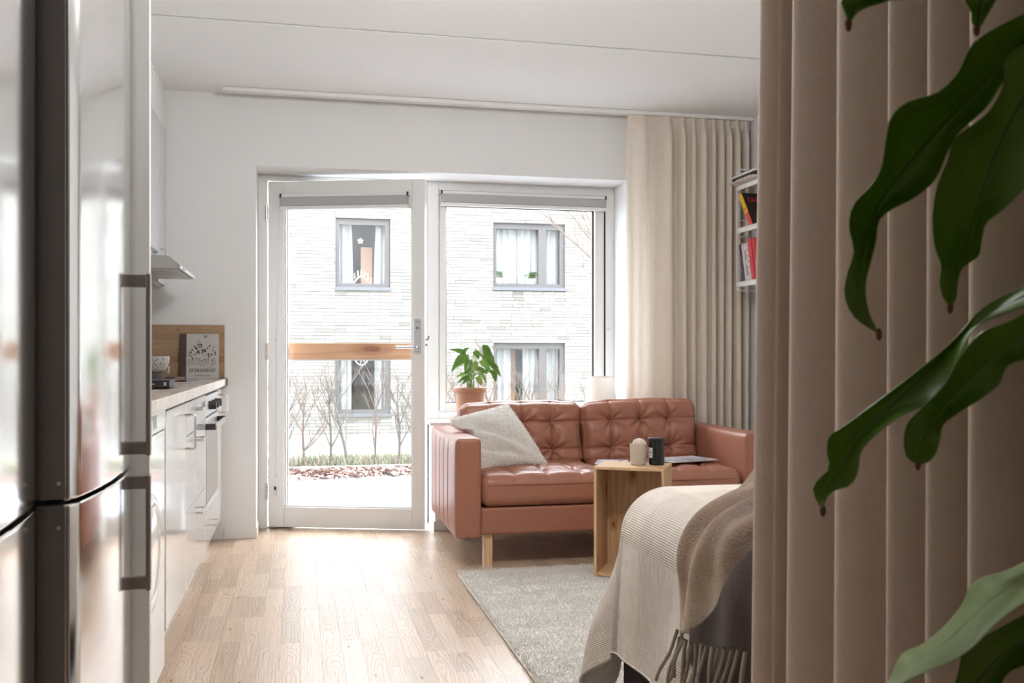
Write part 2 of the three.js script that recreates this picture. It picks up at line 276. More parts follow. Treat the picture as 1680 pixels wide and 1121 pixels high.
{
  // glazed door leaf, authored closed at its hinge edge and then swung into the room
  const hx = -.185, t = thing('door_1', 'white glazed door standing ajar into the room', 'door', [hx, 0, FD]); t.userData.kind = 'structure';
  const X = s => hx + s, D0 = FD, D1 = FD + .065, gl = [.097, .878], gy = [.132, 1.925], W = .953, top = 2.086;
  part('stile', B([X(0), X(gl[0])], [.012, top], [D0, D1], .003), M.frame, t);
  part('stile', B([X(gl[1]), X(W)], [.012, top], [D0, D1], .003), M.frame, t);
  part('rail', B([X(gl[0]), X(gl[1])], [gy[1], top], [D0, D1], .003), M.frame, t);
  part('rail', B([X(gl[0]), X(gl[1])], [.012, gy[0]], [D0, D1], .003), M.frame, t);
  const bead = .009;
  part('glazing_bead', [B([X(gl[0]), X(gl[0] + bead)], gy, [D0 + .012, D0 + .03], .001), B([X(gl[1] - bead), X(gl[1])], gy, [D0 + .012, D0 + .03], .001), B([X(gl[0]), X(gl[1])], [gy[0], gy[0] + bead], [D0 + .012, D0 + .03], .001), B([X(gl[0]), X(gl[1])], [gy[1] - bead, gy[1]], [D0 + .012, D0 + .03], .001)], M.frame, t);
  part('spacer', [B([X(gl[0] + .004), X(gl[0] + .014)], gy, [D0 + .034, D0 + .044], 0), B([X(gl[0]), X(gl[1])], [gy[0] + .004, gy[0] + .014], [D0 + .034, D0 + .044], 0)], M.steelSoft, t);
  part('pane', B([X(gl[0]), X(gl[1])], gy, [D0 + .038, D0 + .0382], 0), M.pane, t);
  for (const y of [.226, 1.066, 1.898]) { // hinges in five knuckles
    const h = part('hinge', cyl(V(X(-.010), y - .05, D0 - .006), V(X(-.010), y + .05, D0 - .006), .0085, .0085, 14), M.chrome, t);
    for (const k of [-.028, 0, .028]) part('knuckle_ring', cyl(V(X(-.010), y + k - .001, D0 - .006), V(X(-.010), y + k + .001, D0 - .006), .0092, .0092, 14), M.handleDark, h);
  }
  // handle plate with lever, lock and screws
  const hp = part('handle_plate', B([X(.890), X(.932)], [1.052, 1.258], [D0 - .007, D0], .019, 0, 4), M.chrome, t);
  part('lever', tube([V(X(.911), 1.088, D0 - .004), V(X(.911), 1.088, D0 - .035), V(X(.905), 1.089, D0 - .05), V(X(.885), 1.09, D0 - .053), V(X(.793), 1.091, D0 - .05)], .0085, 40, 10), M.chrome, hp);
  part('lock_cylinder', cyl(V(X(.911), 1.205, D0 - .006), V(X(.911), 1.205, D0 - .012), .010, .009, 16), M.handleDark, hp);
  for (const [a, b] of [[.903, 1.24], [.919, 1.24], [.903, 1.066], [.919, 1.066]]) part('screw', cyl(V(X(a), b, D0 - .006), V(X(a), b, D0 - .009), .005, .004, 10), M.handleDark, hp);
  part('lock_bolt', [B([X(W - .002), X(W + .012)], [1.098, 1.112], [D0 + .03, D0 + .045], .001), tube([V(X(W), 1.135, D0 + .036), V(X(W + .014), 1.14, D0 + .036), V(X(W + .018), 1.158, D0 + .036)], .005, 10, 6)], M.handleDark, t);
  part('lock_strip', B([X(W - .001), X(W + .002)], [1.04, 1.27], [D0 + .027, D0 + .048], 0), M.chrome, t);
  t.rotation.y = -18.34 * Math.PI / 180;
}
function rollerBlind(name, label, X0, X1, Yt, D) {
  const t = thing(name, label, 'blind', [(X0 + X1) / 2, Yt, D], 'folded roller blinds'), h = .072;
  part('headrail', B([X0, X1], [Yt - .018, Yt], [D - .03, D], .002), M.blindBar, t);
  part('folded_fabric', B([X0 + .006, X1 - .006], [Yt - h, Yt - .018], [D - .034, D - .006], .006, 0, 3), M.blind, t);
  part('bottom_bar', B([X0 + .002, X1 - .002], [Yt - h - .02, Yt - h], [D - .036, D - .004], .003), M.blindBar, t);
  for (const x of [X0 + .008, X1 - .008]) part('end_clip', B([x - .006, x + .006], [Yt - .02, Yt + .003], [D - .031, D - .001], .001), M.darkGap, t);
  return t;
}
{
  const a = rollerBlind('roller_blind', 'grey pleated blind gathered at the top of the window', .853, 1.936, 2.068, FD - .001); delete a.userData.group;
  const cx = part('pull_cord', wire([V(1.93, 1.98, FD - .02), V(1.952, 1.3, FD - .012), V(1.955, 1.22, FD - .01)], .0012, 5), M.blindBar, a);
  part('cord_knob', B([1.949, 1.961], [1.205, 1.225], [FD - .016, FD - .002], .004, 0, 2), M.blindBar, cx);
  const b = rollerBlind('roller_blind', 'grey pleated blind gathered at the top of the glazed door', -.185 + .078, -.185 + .864, 2.005, FD - .001); delete b.userData.group;
  // swing it with the door: its group is moved to the hinge first
  const g = new THREE.Vector3(-.185, 2.005, -FD), off = b.position.clone().sub(g); b.children.forEach(c => c.position.add(off)); b.position.copy(g); b.rotation.y = -18.34 * Math.PI / 180;
  const cord = thing('blind_cord', 'thin white blind cord with small knobs on the door stile', 'cord', [-.185, 0, FD]);
  part('string', wire([V(-.185 + .075, 1.9, FD - .012), V(-.185 + .05, 1.15, FD - .006), V(-.185 + .046, .33, FD - .006)], .0014, 5), M.blindBar, cord);
  part('knob', B([-.185 + .04, -.185 + .052], [1.118, 1.14], [FD - .014, FD - .002], .004, 0, 2), M.blindBar, cord);
  part('knob', B([-.185 + .041, -.185 + .051], [.31, .345], [FD - .013, FD - .002], .004, 0, 2), M.blindBar, cord);
  part('tensioner', [B([-.185 + .038, -.185 + .049], [.20, .245], [FD - .011, FD - .001], .002)], M.blindBar, cord);
  part('tensioner_cap', B([-.185 + .0375, -.185 + .0495], [.235, .255], [FD - .012, FD - .001], .002), M.dark, cord);
  cord.rotation.y = -18.34 * Math.PI / 180;
}
// ---------------------------------------------------------------- kitchen
const KX = -.43; // plane of the kitchen fronts
function bowed(x0, x1, bow, d0, d1, y0, y1, r = .006) { // upright slab whose front bulges towards +x
  const sh = new THREE.Shape(), N = 24, back = x0;
  sh.moveTo(back, -d0); for (let i = 0; i <= N; i++) { const t = i / N, d = lerp(d0, d1, t); let x = x1 + bow * (1 - (2 * t - 1) ** 2); const e = Math.min(t, 1 - t) * (d1 - d0); if (e < .012) x -= .012 - Math.sqrt(Math.max(0, .012 ** 2 - (.012 - e) ** 2)); sh.lineTo(x, -d); }
  sh.lineTo(back, -d1); sh.closePath();
  const g = new THREE.ExtrudeGeometry(sh, { depth: y1 - y0 - 2 * r, bevelEnabled: true, bevelSize: r * .5, bevelThickness: r, bevelSegments: 3, bevelOffset: -r * .5, curveSegments: 4 });
  g.rotateX(-Math.PI / 2); // shape (x, -d) -> plan
  const p = g.attributes.position; for (let i = 0; i < p.count; i++) { const x = p.getX(i), y = p.getY(i), z = p.getZ(i); p.setXYZ(i, x, y + y0 + r, -z); }
  // the mirrored z flips the faces
  const q = g.index ? g.toNonIndexed() : g, a = q.attributes.position.array; for (let i = 0; i < a.length; i += 9) for (let k = 0; k < 3; k++) { const s = a[i + 3 + k]; a[i + 3 + k] = a[i + 6 + k]; a[i + 6 + k] = s; }
  q.deleteAttribute('uv'); q.deleteAttribute('normal'); let m = mergeVertices(q, 1e-5); m.computeVertexNormals();
  return toCreased(m, 35);
}
function toCreased(g, deg) { // smooth within an angle
  g = g.index ? g.toNonIndexed() : g; const p = g.attributes.position, n = p.count, fn = [], map = new Map(), a = new THREE.Vector3(), b = new THREE.Vector3(), c = new THREE.Vector3();
  const key = i => Math.round(p.getX(i) * 2e4) + ',' + Math.round(p.getY(i) * 2e4) + ',' + Math.round(p.getZ(i) * 2e4);
  for (let i = 0; i < n; i += 3) { a.fromBufferAttribute(p, i); b.fromBufferAttribute(p, i + 1); c.fromBufferAttribute(p, i + 2); const f = b.clone().sub(a).cross(c.clone().sub(a)); fn.push(f); for (let k = 0; k < 3; k++) { const q = key(i + k); if (!map.has(q)) map.set(q, []); map.get(q).push(i / 3); } }
  const out = new Float32Array(n * 3), cs = Math.cos(deg * Math.PI / 180), un = fn.map(f => f.clone().normalize());
  for (let i = 0; i < n; i++) { const f = un[Math.floor(i / 3)], s = new THREE.Vector3(); for (const k of map.get(key(i))) if (un[k].dot(f) > cs) s.add(fn[k]); s.normalize(); out.set([s.x, s.y, s.z], i * 3); }
  g.setAttribute('normal', new THREE.BufferAttribute(out, 3)); return triUV(g);
}
function upright(name, label, x1, d0, d1, split, H, handles) {
  const t = thing(name, label, 'fridge', [-.75, 0, (d0 + d1) / 2]), xb = x1 - .062;
  part('cabinet_body', B([XL + .01, xb - .006], [.02, H], [d0 + .006, d1 - .006], .004), M.fridgeSide, t);
  part('plinth_grille', B([XL + .05, x1 - .06], [0, .07], [d0 + .01, d1 - .01], .003), M.dark, t);
  part('door_seal', [B([xb - .008, xb + .004], [.085, H - .01], [d0 + .012, d1 - .012], 0)], M.darkGap, t);
  const doors = [[split + .004, H], [.08, split - .004]].map(([a, b]) => {
    const liner = part('door', B([xb, x1 - .006], [a + .001, b - .001], [d0 + .0025, d1 - .0025], .004), M.fridgeSide, t);
    part('steel_front', bowed(x1 - .010, x1, .02, d0 + .002, d1 - .002, a, b), M.steel, liner);
    for (const y of [a + .03, b - .04].filter(y => y < 1.6)) part('plug', cyl(V(x1 - .022, y, d0 + .004), V(x1 - .022, y, d0 + .0005), .004, .0035, 12), M.steelSoft, liner);
    return liner;
  });
  if (handles) for (const [i, y0, y1] of [[0, .807, 1.233], [1, .492, .762]]) {
    const hd = d1 - .05, xf = x1 + .0075, xo = x1 + .052;
    const h = part('bar_handle', B([xo - .011, xo], [y0, y1], [hd - .014, hd + .010], .004, 1, 3), M.handleDark, doors[i]);
    for (const y of [y0 + .018, y1 - .018]) part('handle_bracket', B([xf - .004, xo - .006], [y - .015, y + .015], [hd - .009, hd + .009], .003), M.handleDark, h);
  }
  return t;
}
upright('fridge_freezer', 'stainless fridge freezer with two bowed doors and dark bar handles', -.392, 1.815, 2.425, .781, 2.0, true);
upright('upright_freezer', 'stainless upright freezer standing close against the handled fridge', -.443, 1.19, 1.797, .781, 2.0, false);
single('tall_side_panel', B([XL, -.352], [0, 2.31], [2.432, 2.452], .002), M.white, 'tall white side panel between the fridge and the worktop', 'panel');

function loopHandle(x, y0, y1, d, out, parent, mat = M.chrome) { // upright D-shaped pull
  return part('handle', tube([V(x, y1, d), V(x + out * .7, y1, d), V(x + out, y1 - .006, d), V(x + out, y1 - .03, d), V(x + out, y0 + .03, d), V(x + out, y0 + .006, d), V(x + out * .7, y0, d), V(x, y0, d)], .0048, 60, 8), mat, parent);
}
function barPull(x, y, d0, d1, parent) { // short horizontal pull
  const h = part('handle', B([x + .020, x + .030], [y - .006, y + .006], [d0, d1], .003, 2, 2), M.chrome, parent);
  for (const q of [d0 + .008, d1 - .018]) part('handle_post', B([x, x + .022], [y - .004, y + .004], [q, q + .010], .001), M.chrome, h); return h;
}
const FB = .131, FT = .857, CB = XL + .005; // bottom and top of the fronts
{
  // washing machine
  const d0 = 2.72, d1 = 3.318, t = thing('washing_machine', 'white washing machine under the worktop beside the tall panel', 'washing machine', [-.75, 0, 3.02]);
  part('body', B([CB, KX - .02], [.015, .868], [d0, d1], .006), M.white, t);
  part('front_panel', B([KX - .02, KX - .003], [.02, .797], [d0 + .002, d1 - .002], .008, 1, 3), M.gloss, t);
  const cp = part('control_panel', B([KX - .02, KX], [.801, .868], [d0 + .002, d1 - .002], .005), M.gloss, t);
  part('display', B([KX - .001, KX + .0008], [.818, .858], [2.97, 3.11], 0), M.glassBlack, cp);
  part('dial', cyl(V(KX, .836, 2.86), V(KX + .022, .836, 2.86), .026, .023, 28), M.chrome, cp);
  const port = part('porthole', (() => { const g = new THREE.TorusGeometry(.155, .022, 14, 48); g.rotateY(Math.PI / 2); g.scale(.35, 1, 1); g.translate(KX - .003, .45, -3.02); return g; })(), M.gloss, t);
  part('porthole_glass', (() => { const g = new THREE.SphereGeometry(.145, 36, 14, 0, Math.PI * 2, 0, Math.PI / 2); g.rotateZ(-Math.PI / 2); g.scale(.12, 1, 1); g.translate(KX - .004, .45, -3.02); return g; })(), M.gloss, port);
  part('detergent_drawer', B([KX - .001, KX + .004], [.812, .862], [2.74, 2.82], .002), M.white, cp);
}
function cabinet(name, label, d0, d1, category = 'cabinet') { const t = thing(name, label, category, [-.75, 0, (d0 + d1) / 2]); part('carcass', B([CB, KX - .02], [FB, .872], [d0 + .001, d1 - .001], .001), M.carcass, t); return t; }
const front = (n, y0, y1, d0, d1, t) => part(n, B([KX - .019, KX], [y0, y1], [d0 + .0015, d1 - .0015], .0015), M.gloss, t);
{
  const t = cabinet('base_cabinet', 'white glossy base cabinet with one door and a long loop handle', 3.325, 3.905);
  const dr = front('door', FB, FT, 3.325, 3.905, t); loopHandle(KX, .683, .812, 3.862, .036, dr);
  const u = cabinet('drawer_cabinet', 'white glossy cabinet with three drawers and short bar handles', 3.905, 4.668);
  for (const [a, b, hy] of [[.727, FT, .812], [.432, .723, .683], [FB, .428, .375]]) { const f = front('drawer', a, b, 3.907, 4.667, u); barPull(KX, hy, 4.24, 4.42, f); }
  const n = cabinet('pull_out_cabinet', 'narrow white pull-out cabinet between the oven and the wall', 5.362, 5.60);
  const nf = front('door', FB, FT, 5.362, 5.60, n); loopHandle(KX, .73, .826, 5.46, .04, nf);
  single('filler_strip', B([KX - .03, KX - .002], [.11, .872], [5.601, 5.659], .001), M.white, 'thin white filler strip between the pull-out cabinet and the wall', 'panel');
  single('plinth', B([KX - .075, KX - .06], [0, .128], [3.325, 5.658], .001), M.white, 'white recessed plinth running below the kitchen cabinets', 'plinth');
  single('trim_rail', B([KX - .05, KX - .004], [.8605, .871], [3.327, 5.60], .001), M.white, 'white rail directly below the worktop edge', 'rail');
}
{
  // built-under oven
  const d0 = 4.67, d1 = 5.358, t = thing('oven', 'built-in steel oven with dark knobs and a broad bar handle', 'oven', [-.75, 0, 5.01]);
  part('body', B([CB, KX - .025], [FB, .868], [d0 + .002, d1 - .002], .002), M.fridgeSide, t);
  const cp = part('control_panel', B([KX - .025, KX], [.745, .850], [d0 + .003, d1 - .003], .002), M.steelSoft, t);
  for (const d of [4.86, 5.01, 5.17]) part('knob', cyl(V(KX, .80, d), V(KX + .034, .80, d), .021, .019, 24), M.blackPlastic, cp);
  part('vent_slot', B([KX - .001, KX + .001], [.748, .756], [d0 + .02, d1 - .02], 0), M.dark, cp);
  const dr = part('oven_door', B([KX - .025, KX], [.300, .742], [d0 + .003, d1 - .003], .003), M.steelSoft, t);
  part('oven_window', B([KX - .002, KX + .002], [.335, .690], [d0 + .03, d1 - .03], .001), M.ovenGlass, dr);
  const h = part('bar_handle', B([KX + .035, KX + .052], [.695, .718], [d0 + .02, d1 - .02], .004, 2, 2), M.chrome, dr);
  for (const q of [d0 + .02, d1 - .05]) part('handle_end', B([KX, KX + .045], [.692, .720], [q, q + .03], .002), M.blackPlastic, h);
  const low = front('storage_drawer', FB, .296, d0 + .002, d1 - .002, t); barPull(KX, .205, 4.93, 5.12, low);
}
{
  const wtMap = tex(1024, 512, (u, v) => mixc(S(178, 166, 154), S(118, 104, 94), clamp(.45 + 1.2 * (fbm(u * 5, v * 40, 5, 40, 4, 2) - .5) + .8 * (fbm(u * 12, v * 12, 12, 12, 4, 7) - .5))));
  const top = phy(0xffffff, .38, { map: rep(wtMap, .9, 1.6) });
  const edge = std(0xffffff, .5, { map: rep(tex(512, 128, (u, v) => mixc(S(226, 219, 210), S(196, 186, 176), clamp(.4 + 1.4 * (fbm(u * 30, v * 3, 30, 3, 4, 3) - .5)))), 2, 4) });
  const t = thing('worktop', 'grey brown worktop with a pale edge along the kitchen run', 'worktop', [-.74, .873, 4.06]);
  part('slab', B([CB, -.4115], [.8735, .911], [2.456, 5.652], .001, 2), top, t);
  part('front_edge', B([-.4115, -.409], [.8735, .911], [2.456, 5.640], .0008, 2), edge, t);
  part('end_cap', B([-.425, -.398], [.872, .914], [5.640, 5.652], .004, 1, 2), M.handleDark, t);
  // induction hob and sink rim on the worktop
  const hob = thing('hob', 'black glass hob with a bright edge set on the worktop', 'hob', [-.74, .911, 4.95]);
  part('glass_top', B([-.98, -.50], [.9112, .9165], [4.68, 5.24], .002), M.glassBlack, hob);
  part('edge_trim', [B([-.50, -.494], [.9112, .9175], [4.68, 5.24], .001), B([-.98, -.494], [.9112, .9175], [4.674, 4.68], .001), B([-.98, -.494], [.9112, .9175], [5.24, 5.246], .001)], M.chrome, hob);
  const sink = thing('kitchen_sink', 'steel sink rim lying flush in the worktop near the fridge', 'sink', [-.74, .911, 3.3]);
  part('rim', [B([-.54, -.52], [.9112, .916], [2.95, 3.78], .002), B([-1.0, -.52], [.9112, .916], [2.95, 2.97], .002), B([-1.0, -.52], [.9112, .916], [3.76, 3.78], .002), B([-1.0, -.98], [.9112, .916], [2.95, 3.78], .002)], M.chrome, sink);
  part('basin', B([-.98, -.54], [.9112, .9126], [2.97, 3.76], .0005), M.steelSoft, sink);
}
{
  // oak board along the end wall, in glued strips
  const t = thing('splashback_board', 'upright oak board of glued strips leaning on the end wall', 'board', [-.74, .913, 5.64]);
  const tones = [[1, 1, 1], [.88, .85, .82], [.78, .74, .7], [.95, .92, .88]].map(([r, g, b]) => std(new THREE.Color().setRGB(r * .62, g * .53, b * .43), .5, { map: oakMap }));
  const r = rng(5), n = 7, y0 = .914, y1 = 1.214;
  for (let i = 0; i < n; i++) {
    const a = lerp(y0, y1, i / n), b = lerp(y0, y1, (i + 1) / n), g = new THREE.BoxGeometry(.643, b - a - .0004, .018), uv = g.attributes.uv, p = g.attributes.position, row = [1, 4, 3, 7, 0, 5, 6][i], u0 = r();
    for (let k = 0; k < p.count; k++) uv.setXY(k, u0 + p.getX(k) / .9, (row + .05 + .9 * (p.getY(k) / (b - a) + .5)) / ROWS);
    g.translate(-.7375, (a + b) / 2, -5.646); part('strip', g, tones[[1, 0, 2, 3, 0, 1, 3][i]], t);
  }
  part('edge_band', B([-.416, -.412], [y0, y1], [5.637, 5.655], .001), M.paper, t);
}
{
  // cookbook standing against the board
  const cover = canvasTex(512, 640, (x, w, h) => {
    x.fillStyle = '#bdb8b4'; x.fillRect(0, 0, w, h);
    x.strokeStyle = '#1d1a1a'; x.fillStyle = '#1d1a1a'; const r = rng(9);
    const curl = (cx, cy, s) => { x.lineWidth = 3 + r() * 2.5; x.beginPath(); const n = 5 + Math.floor(r() * 4); for (let i = 0; i < n; i++) { const a = r() * 6.28, q = s * (.4 + .6 * r()); const px = cx + Math.cos(a) * q, py = cy + Math.sin(a) * q; i ? x.quadraticCurveTo(cx + (r() - .5) * s, cy + (r() - .5) * s, px, py) : x.moveTo(px, py); } x.stroke(); };
    // a loosely drawn hanging lamp over a crowd of scribbled round shapes and stick-legged stools
    x.lineWidth = 3; x.beginPath(); x.moveTo(190, 0); x.lineTo(192, 110); x.moveTo(155, 95); x.quadraticCurveTo(192, 150, 232, 95); x.moveTo(165, 112); x.lineTo(220, 112); x.stroke();
    curl(285, 35, 22); curl(330, 30, 18); curl(308, 50, 14);
    for (let i = 0; i < 44; i++) { const a = r(), cx = 40 + r() * 430, cy = 150 + a * 170 + (Math.abs(cx - 250) < 110 ? 0 : 20); curl(cx, cy, 12 + r() * 16); if (r() > .6) { x.beginPath(); x.arc(cx, cy, 3 + r() * 6, 0, 6.28); x.fill(); } }
    for (let i = 0; i < 9; i++) { const cx = 40 + i * 50 + r() * 20, cy = 370 + r() * 30; x.lineWidth = 3; x.beginPath(); x.moveTo(cx - 18, cy); x.lineTo(cx + 18, cy); x.moveTo(cx - 14, cy); x.lineTo(cx - 18, cy + 75); x.moveTo(cx + 14, cy); x.lineTo(cx + 18, cy + 75); x.moveTo(cx, cy); x.lineTo(cx + 4 * (r() - .5), cy + 60); x.stroke(); curl(cx, cy - 20, 20); }
    x.textAlign = 'center'; x.font = 'bold 66px serif'; x.save(); x.translate(w / 2, 545); x.scale(.92, 1); x.fillText('HUSMANSKOST', 0, 0, 460); x.restore();
    x.font = '20px serif'; x.fillText('SVENSK', 365, 490); x.font = 'italic 34px serif'; x.fillText('Tore Wretman', w / 2, 605);
  });
  const t = thing('cookbook', 'grey illustrated cookbook with dark spine standing against the oak board', 'book', [-.546, .911, 5.60]);
  const tilt = -4 * Math.PI / 180, W = .205, H = .252;
  const pc = part('page_block', B([-.645, -.447], [.914, .912 + H - .003], [5.602, 5.614], .001), M.paper, t);
  part('spine', B([-.6495, -.617], [.9115, .9115 + H], [5.5985, 5.6175], .002), std(new THREE.Color().setRGB(.075, .045, .038), .7), t);
  part('front_cover', B([-.617, -.444], [.9115, .9115 + H], [5.5985, 5.601], .0008), std(new THREE.Color().setRGB(.46, .44, .43), .7), t);
  const face = new THREE.PlaneGeometry(.171, H - .002); face.translate(-.5305, .9115 + H / 2, -5.5982); part('cover_print', face, std(0xffffff, .7, { map: cover }), t);
  part('back_cover', B([-.645, -.444], [.9115, .9115 + H], [5.615, 5.6175], .0008), std(new THREE.Color().setRGB(.46, .44, .43), .7), t);
  t.rotation.x = tilt; t.position.z += .012;
}
{
  const stone = std(0xffffff, .9, { map: rep(tex(256, 256, (u, v) => { const a = fbm(u * 48, v * 48, 48, 48, 3, 4); return mixc(S(214, 208, 198), S(96, 88, 82), clamp((a - .44) * 3)); }), 3, 1.2), bumpMap: rep(fineNoise, 2, 1), bumpScale: .003 });
  const t = thing('mortar', 'speckled granite mortar on the worktop in front of the oak board', 'mortar', [-.745, .916, 5.33]);
  part('bowl', lathe([[.0, .038], [.03, .036], [.045, .04], [.062, .062], [.072, .095], [.073, .116], [.069, .122], [.064, .118], [.06, .095], [.045, .062], [.02, .05], [0, .048]], -.745, .9165, 5.33, 40), stone, t);
  part('foot', lathe([[0, 0], [.047, 0], [.05, .006], [.044, .02], [.036, .034], [.03, .04], [0, .04]], -.745, .9166, 5.33, 32), std(new THREE.Color().setRGB(.09, .08, .075), .8), t);
  part('spout', B([-.682, -.672], [.945, .985], [5.322, 5.338], .004, 0, 2), stone, t);
  const bk = thing('serving_board', 'dark wooden board lying on the worktop beneath the mortar', 'board', [-.76, .911, 5.45]);
  part('slab', B([-.9, -.66], [.9115, .9265], [5.44, 5.56], .004, 0, 2), std(new THREE.Color().setRGB(.10, .065, .045), .6, { map: null }), bk); part('grip', B([-.66, -.615], [.913, .925], [5.48, 5.52], .004, 0, 2), std(new THREE.Color().setRGB(.34, .24, .18), .6), bk);
  const spineTex = canvasTex(256, 64, (x, w, h) => { x.fillStyle = '#211d20'; x.fillRect(0, 0, w, h); x.fillStyle = '#c9c4c4'; x.font = 'bold 22px sans-serif'; x.fillText('y feste', 70, 40); x.fillRect(214, 16, 20, 32); x.fillStyle = '#211d20'; for (let i = 0; i < 3; i++) x.fillRect(218, 20 + i * 9, 12, 4); });
  const b = thing('black_book', 'thick black book lying flat on the worktop beside the fridge', 'book', [-.6, .911, 3.95]);
  const bw = std(new THREE.Color().setRGB(.022, .018, .020), .5);
  part('front_cover', B([-.76, -.494], [.9425, .9455], [3.92, 4.12], .001), bw, b); part('back_cover', B([-.76, -.494], [.9165, .9195], [3.92, 4.12], .001), bw, b);
  part('page_block', B([-.755, -.498], [.9195, .9425], [3.926, 4.115], .001), bw, b);
  part('spine', B([-.76, -.494], [.9165, .9455], [3.917, 3.925], .002), bw, b);
  const sp = new THREE.PlaneGeometry(.115, .0255); sp.translate(-.5535, .931, -3.9166); part('spine_print', sp, std(0xffffff, .6, { map: spineTex }), b);
}
{
  // wall cabinets, hood
  const UX = -.735;
  const t = thing('wall_cabinet', 'white wall cabinet above the extractor hood', 'cabinet', [-.9, 1.6, 5.03]);
  part('carcass', B([CB, UX - .019], [1.592, 2.308], [4.69, 5.378], .001), M.carcass, t);
  part('door', B([UX - .018, UX], [1.594, 2.308], [4.692, 5.034], .0015), M.upper, t); part('door', B([UX - .018, UX], [1.594, 2.308], [5.037, 5.377], .0015), M.upper, t);
  const u = thing('narrow_wall_cabinet', 'narrow white wall cabinet in the corner right of the hood', 'cabinet', [-.9, 1.43, 5.52]);
  part('carcass', B([CB, UX - .019], [1.432, 2.308], [5.382, 5.655], .001), M.carcass, u);
  const dr = part('door', B([UX - .018, UX], [1.434, 2.308], [5.384, 5.654], .0015), M.upper, u); loopHandle(UX, 1.50, 1.615, 5.44, .035, dr);
  part('light_strip', B([UX - .05, UX - .02], [1.424, 1.432], [5.39, 5.65], .001), M.steelSoft, u);
  const v = thing('long_wall_cabinet', 'white wall cabinets hidden behind the tall side panel', 'cabinet', [-.9, 1.43, 3.6]);
  part('carcass', B([CB, UX - .019], [1.432, 2.308], [2.47, 4.686], .001), M.carcass, v);
  for (let i = 0; i < 4; i++) part('door', B([UX - .018, UX], [1.434, 2.308], [2.472 + i * .5535, 2.472 + (i + 1) * .5535 - .003], .0015), M.upper, v);
  const h = thing('extractor_hood', 'grey extractor hood with sloping front below the wall cabinet', 'extractor hood', [-.8, 1.45, 5.04]);
  const sh = new THREE.Shape([[CB, 1.450], [-.549, 1.450], [-.549, 1.463], [-.555, 1.470], [-.592, 1.503], [-.606, 1.508], [CB, 1.508]].map(([a, b]) => new THREE.Vector2(a, b)));
  const g = new THREE.ExtrudeGeometry(sh, { depth: .652, bevelEnabled: false }); g.translate(0, 0, -5.362); part('shell', triUV(g), M.hood, h);
  part('duct_cover', B([CB, UX - .02], [1.508, 1.592], [4.70, 5.37], .001), M.hoodUnder, h);
  const un = part('underside', B([CB + .02, -.568], [1.4465, 1.451], [4.725, 5.35], .001), M.hoodUnder, h);
  part('lamp_recess', B([-.72, -.63], [1.4445, 1.4470], [4.86, 4.95], .001), M.steelSoft, un);
  part('grease_filter', B([-1.0, -.60], [1.4450, 1.4470], [4.99, 5.32], .001), M.steelSoft, un);
  part('front_lip', B([-.553, -.546], [1.448, 1.465], [4.71, 5.362], .001), M.steelSoft, h);
  for (let i = 0; i < 3; i++) part('button', B([-.5465, -.5445], [1.452, 1.460], [4.80 + i * .04, 4.82 + i * .04], .001), M.dark, h);
  const vent = thing('wall_vent', 'round white air vent high on the soffit', 'air vent', [-.737, 2.43, 5.10]);
  for (const [r, x] of [[.06, .002], [.05, .010], [.04, .016]]) part('ring', (() => { const q = new THREE.TorusGeometry(r, .006, 10, 36); q.rotateY(Math.PI / 2); q.translate(-.737 + x, 2.43, -5.07); return q; })(), M.white, vent);
  part('core', cyl(V(-.737, 2.43, 5.07), V(-.722, 2.43, 5.07), .032, .03, 28), M.white, vent);
}
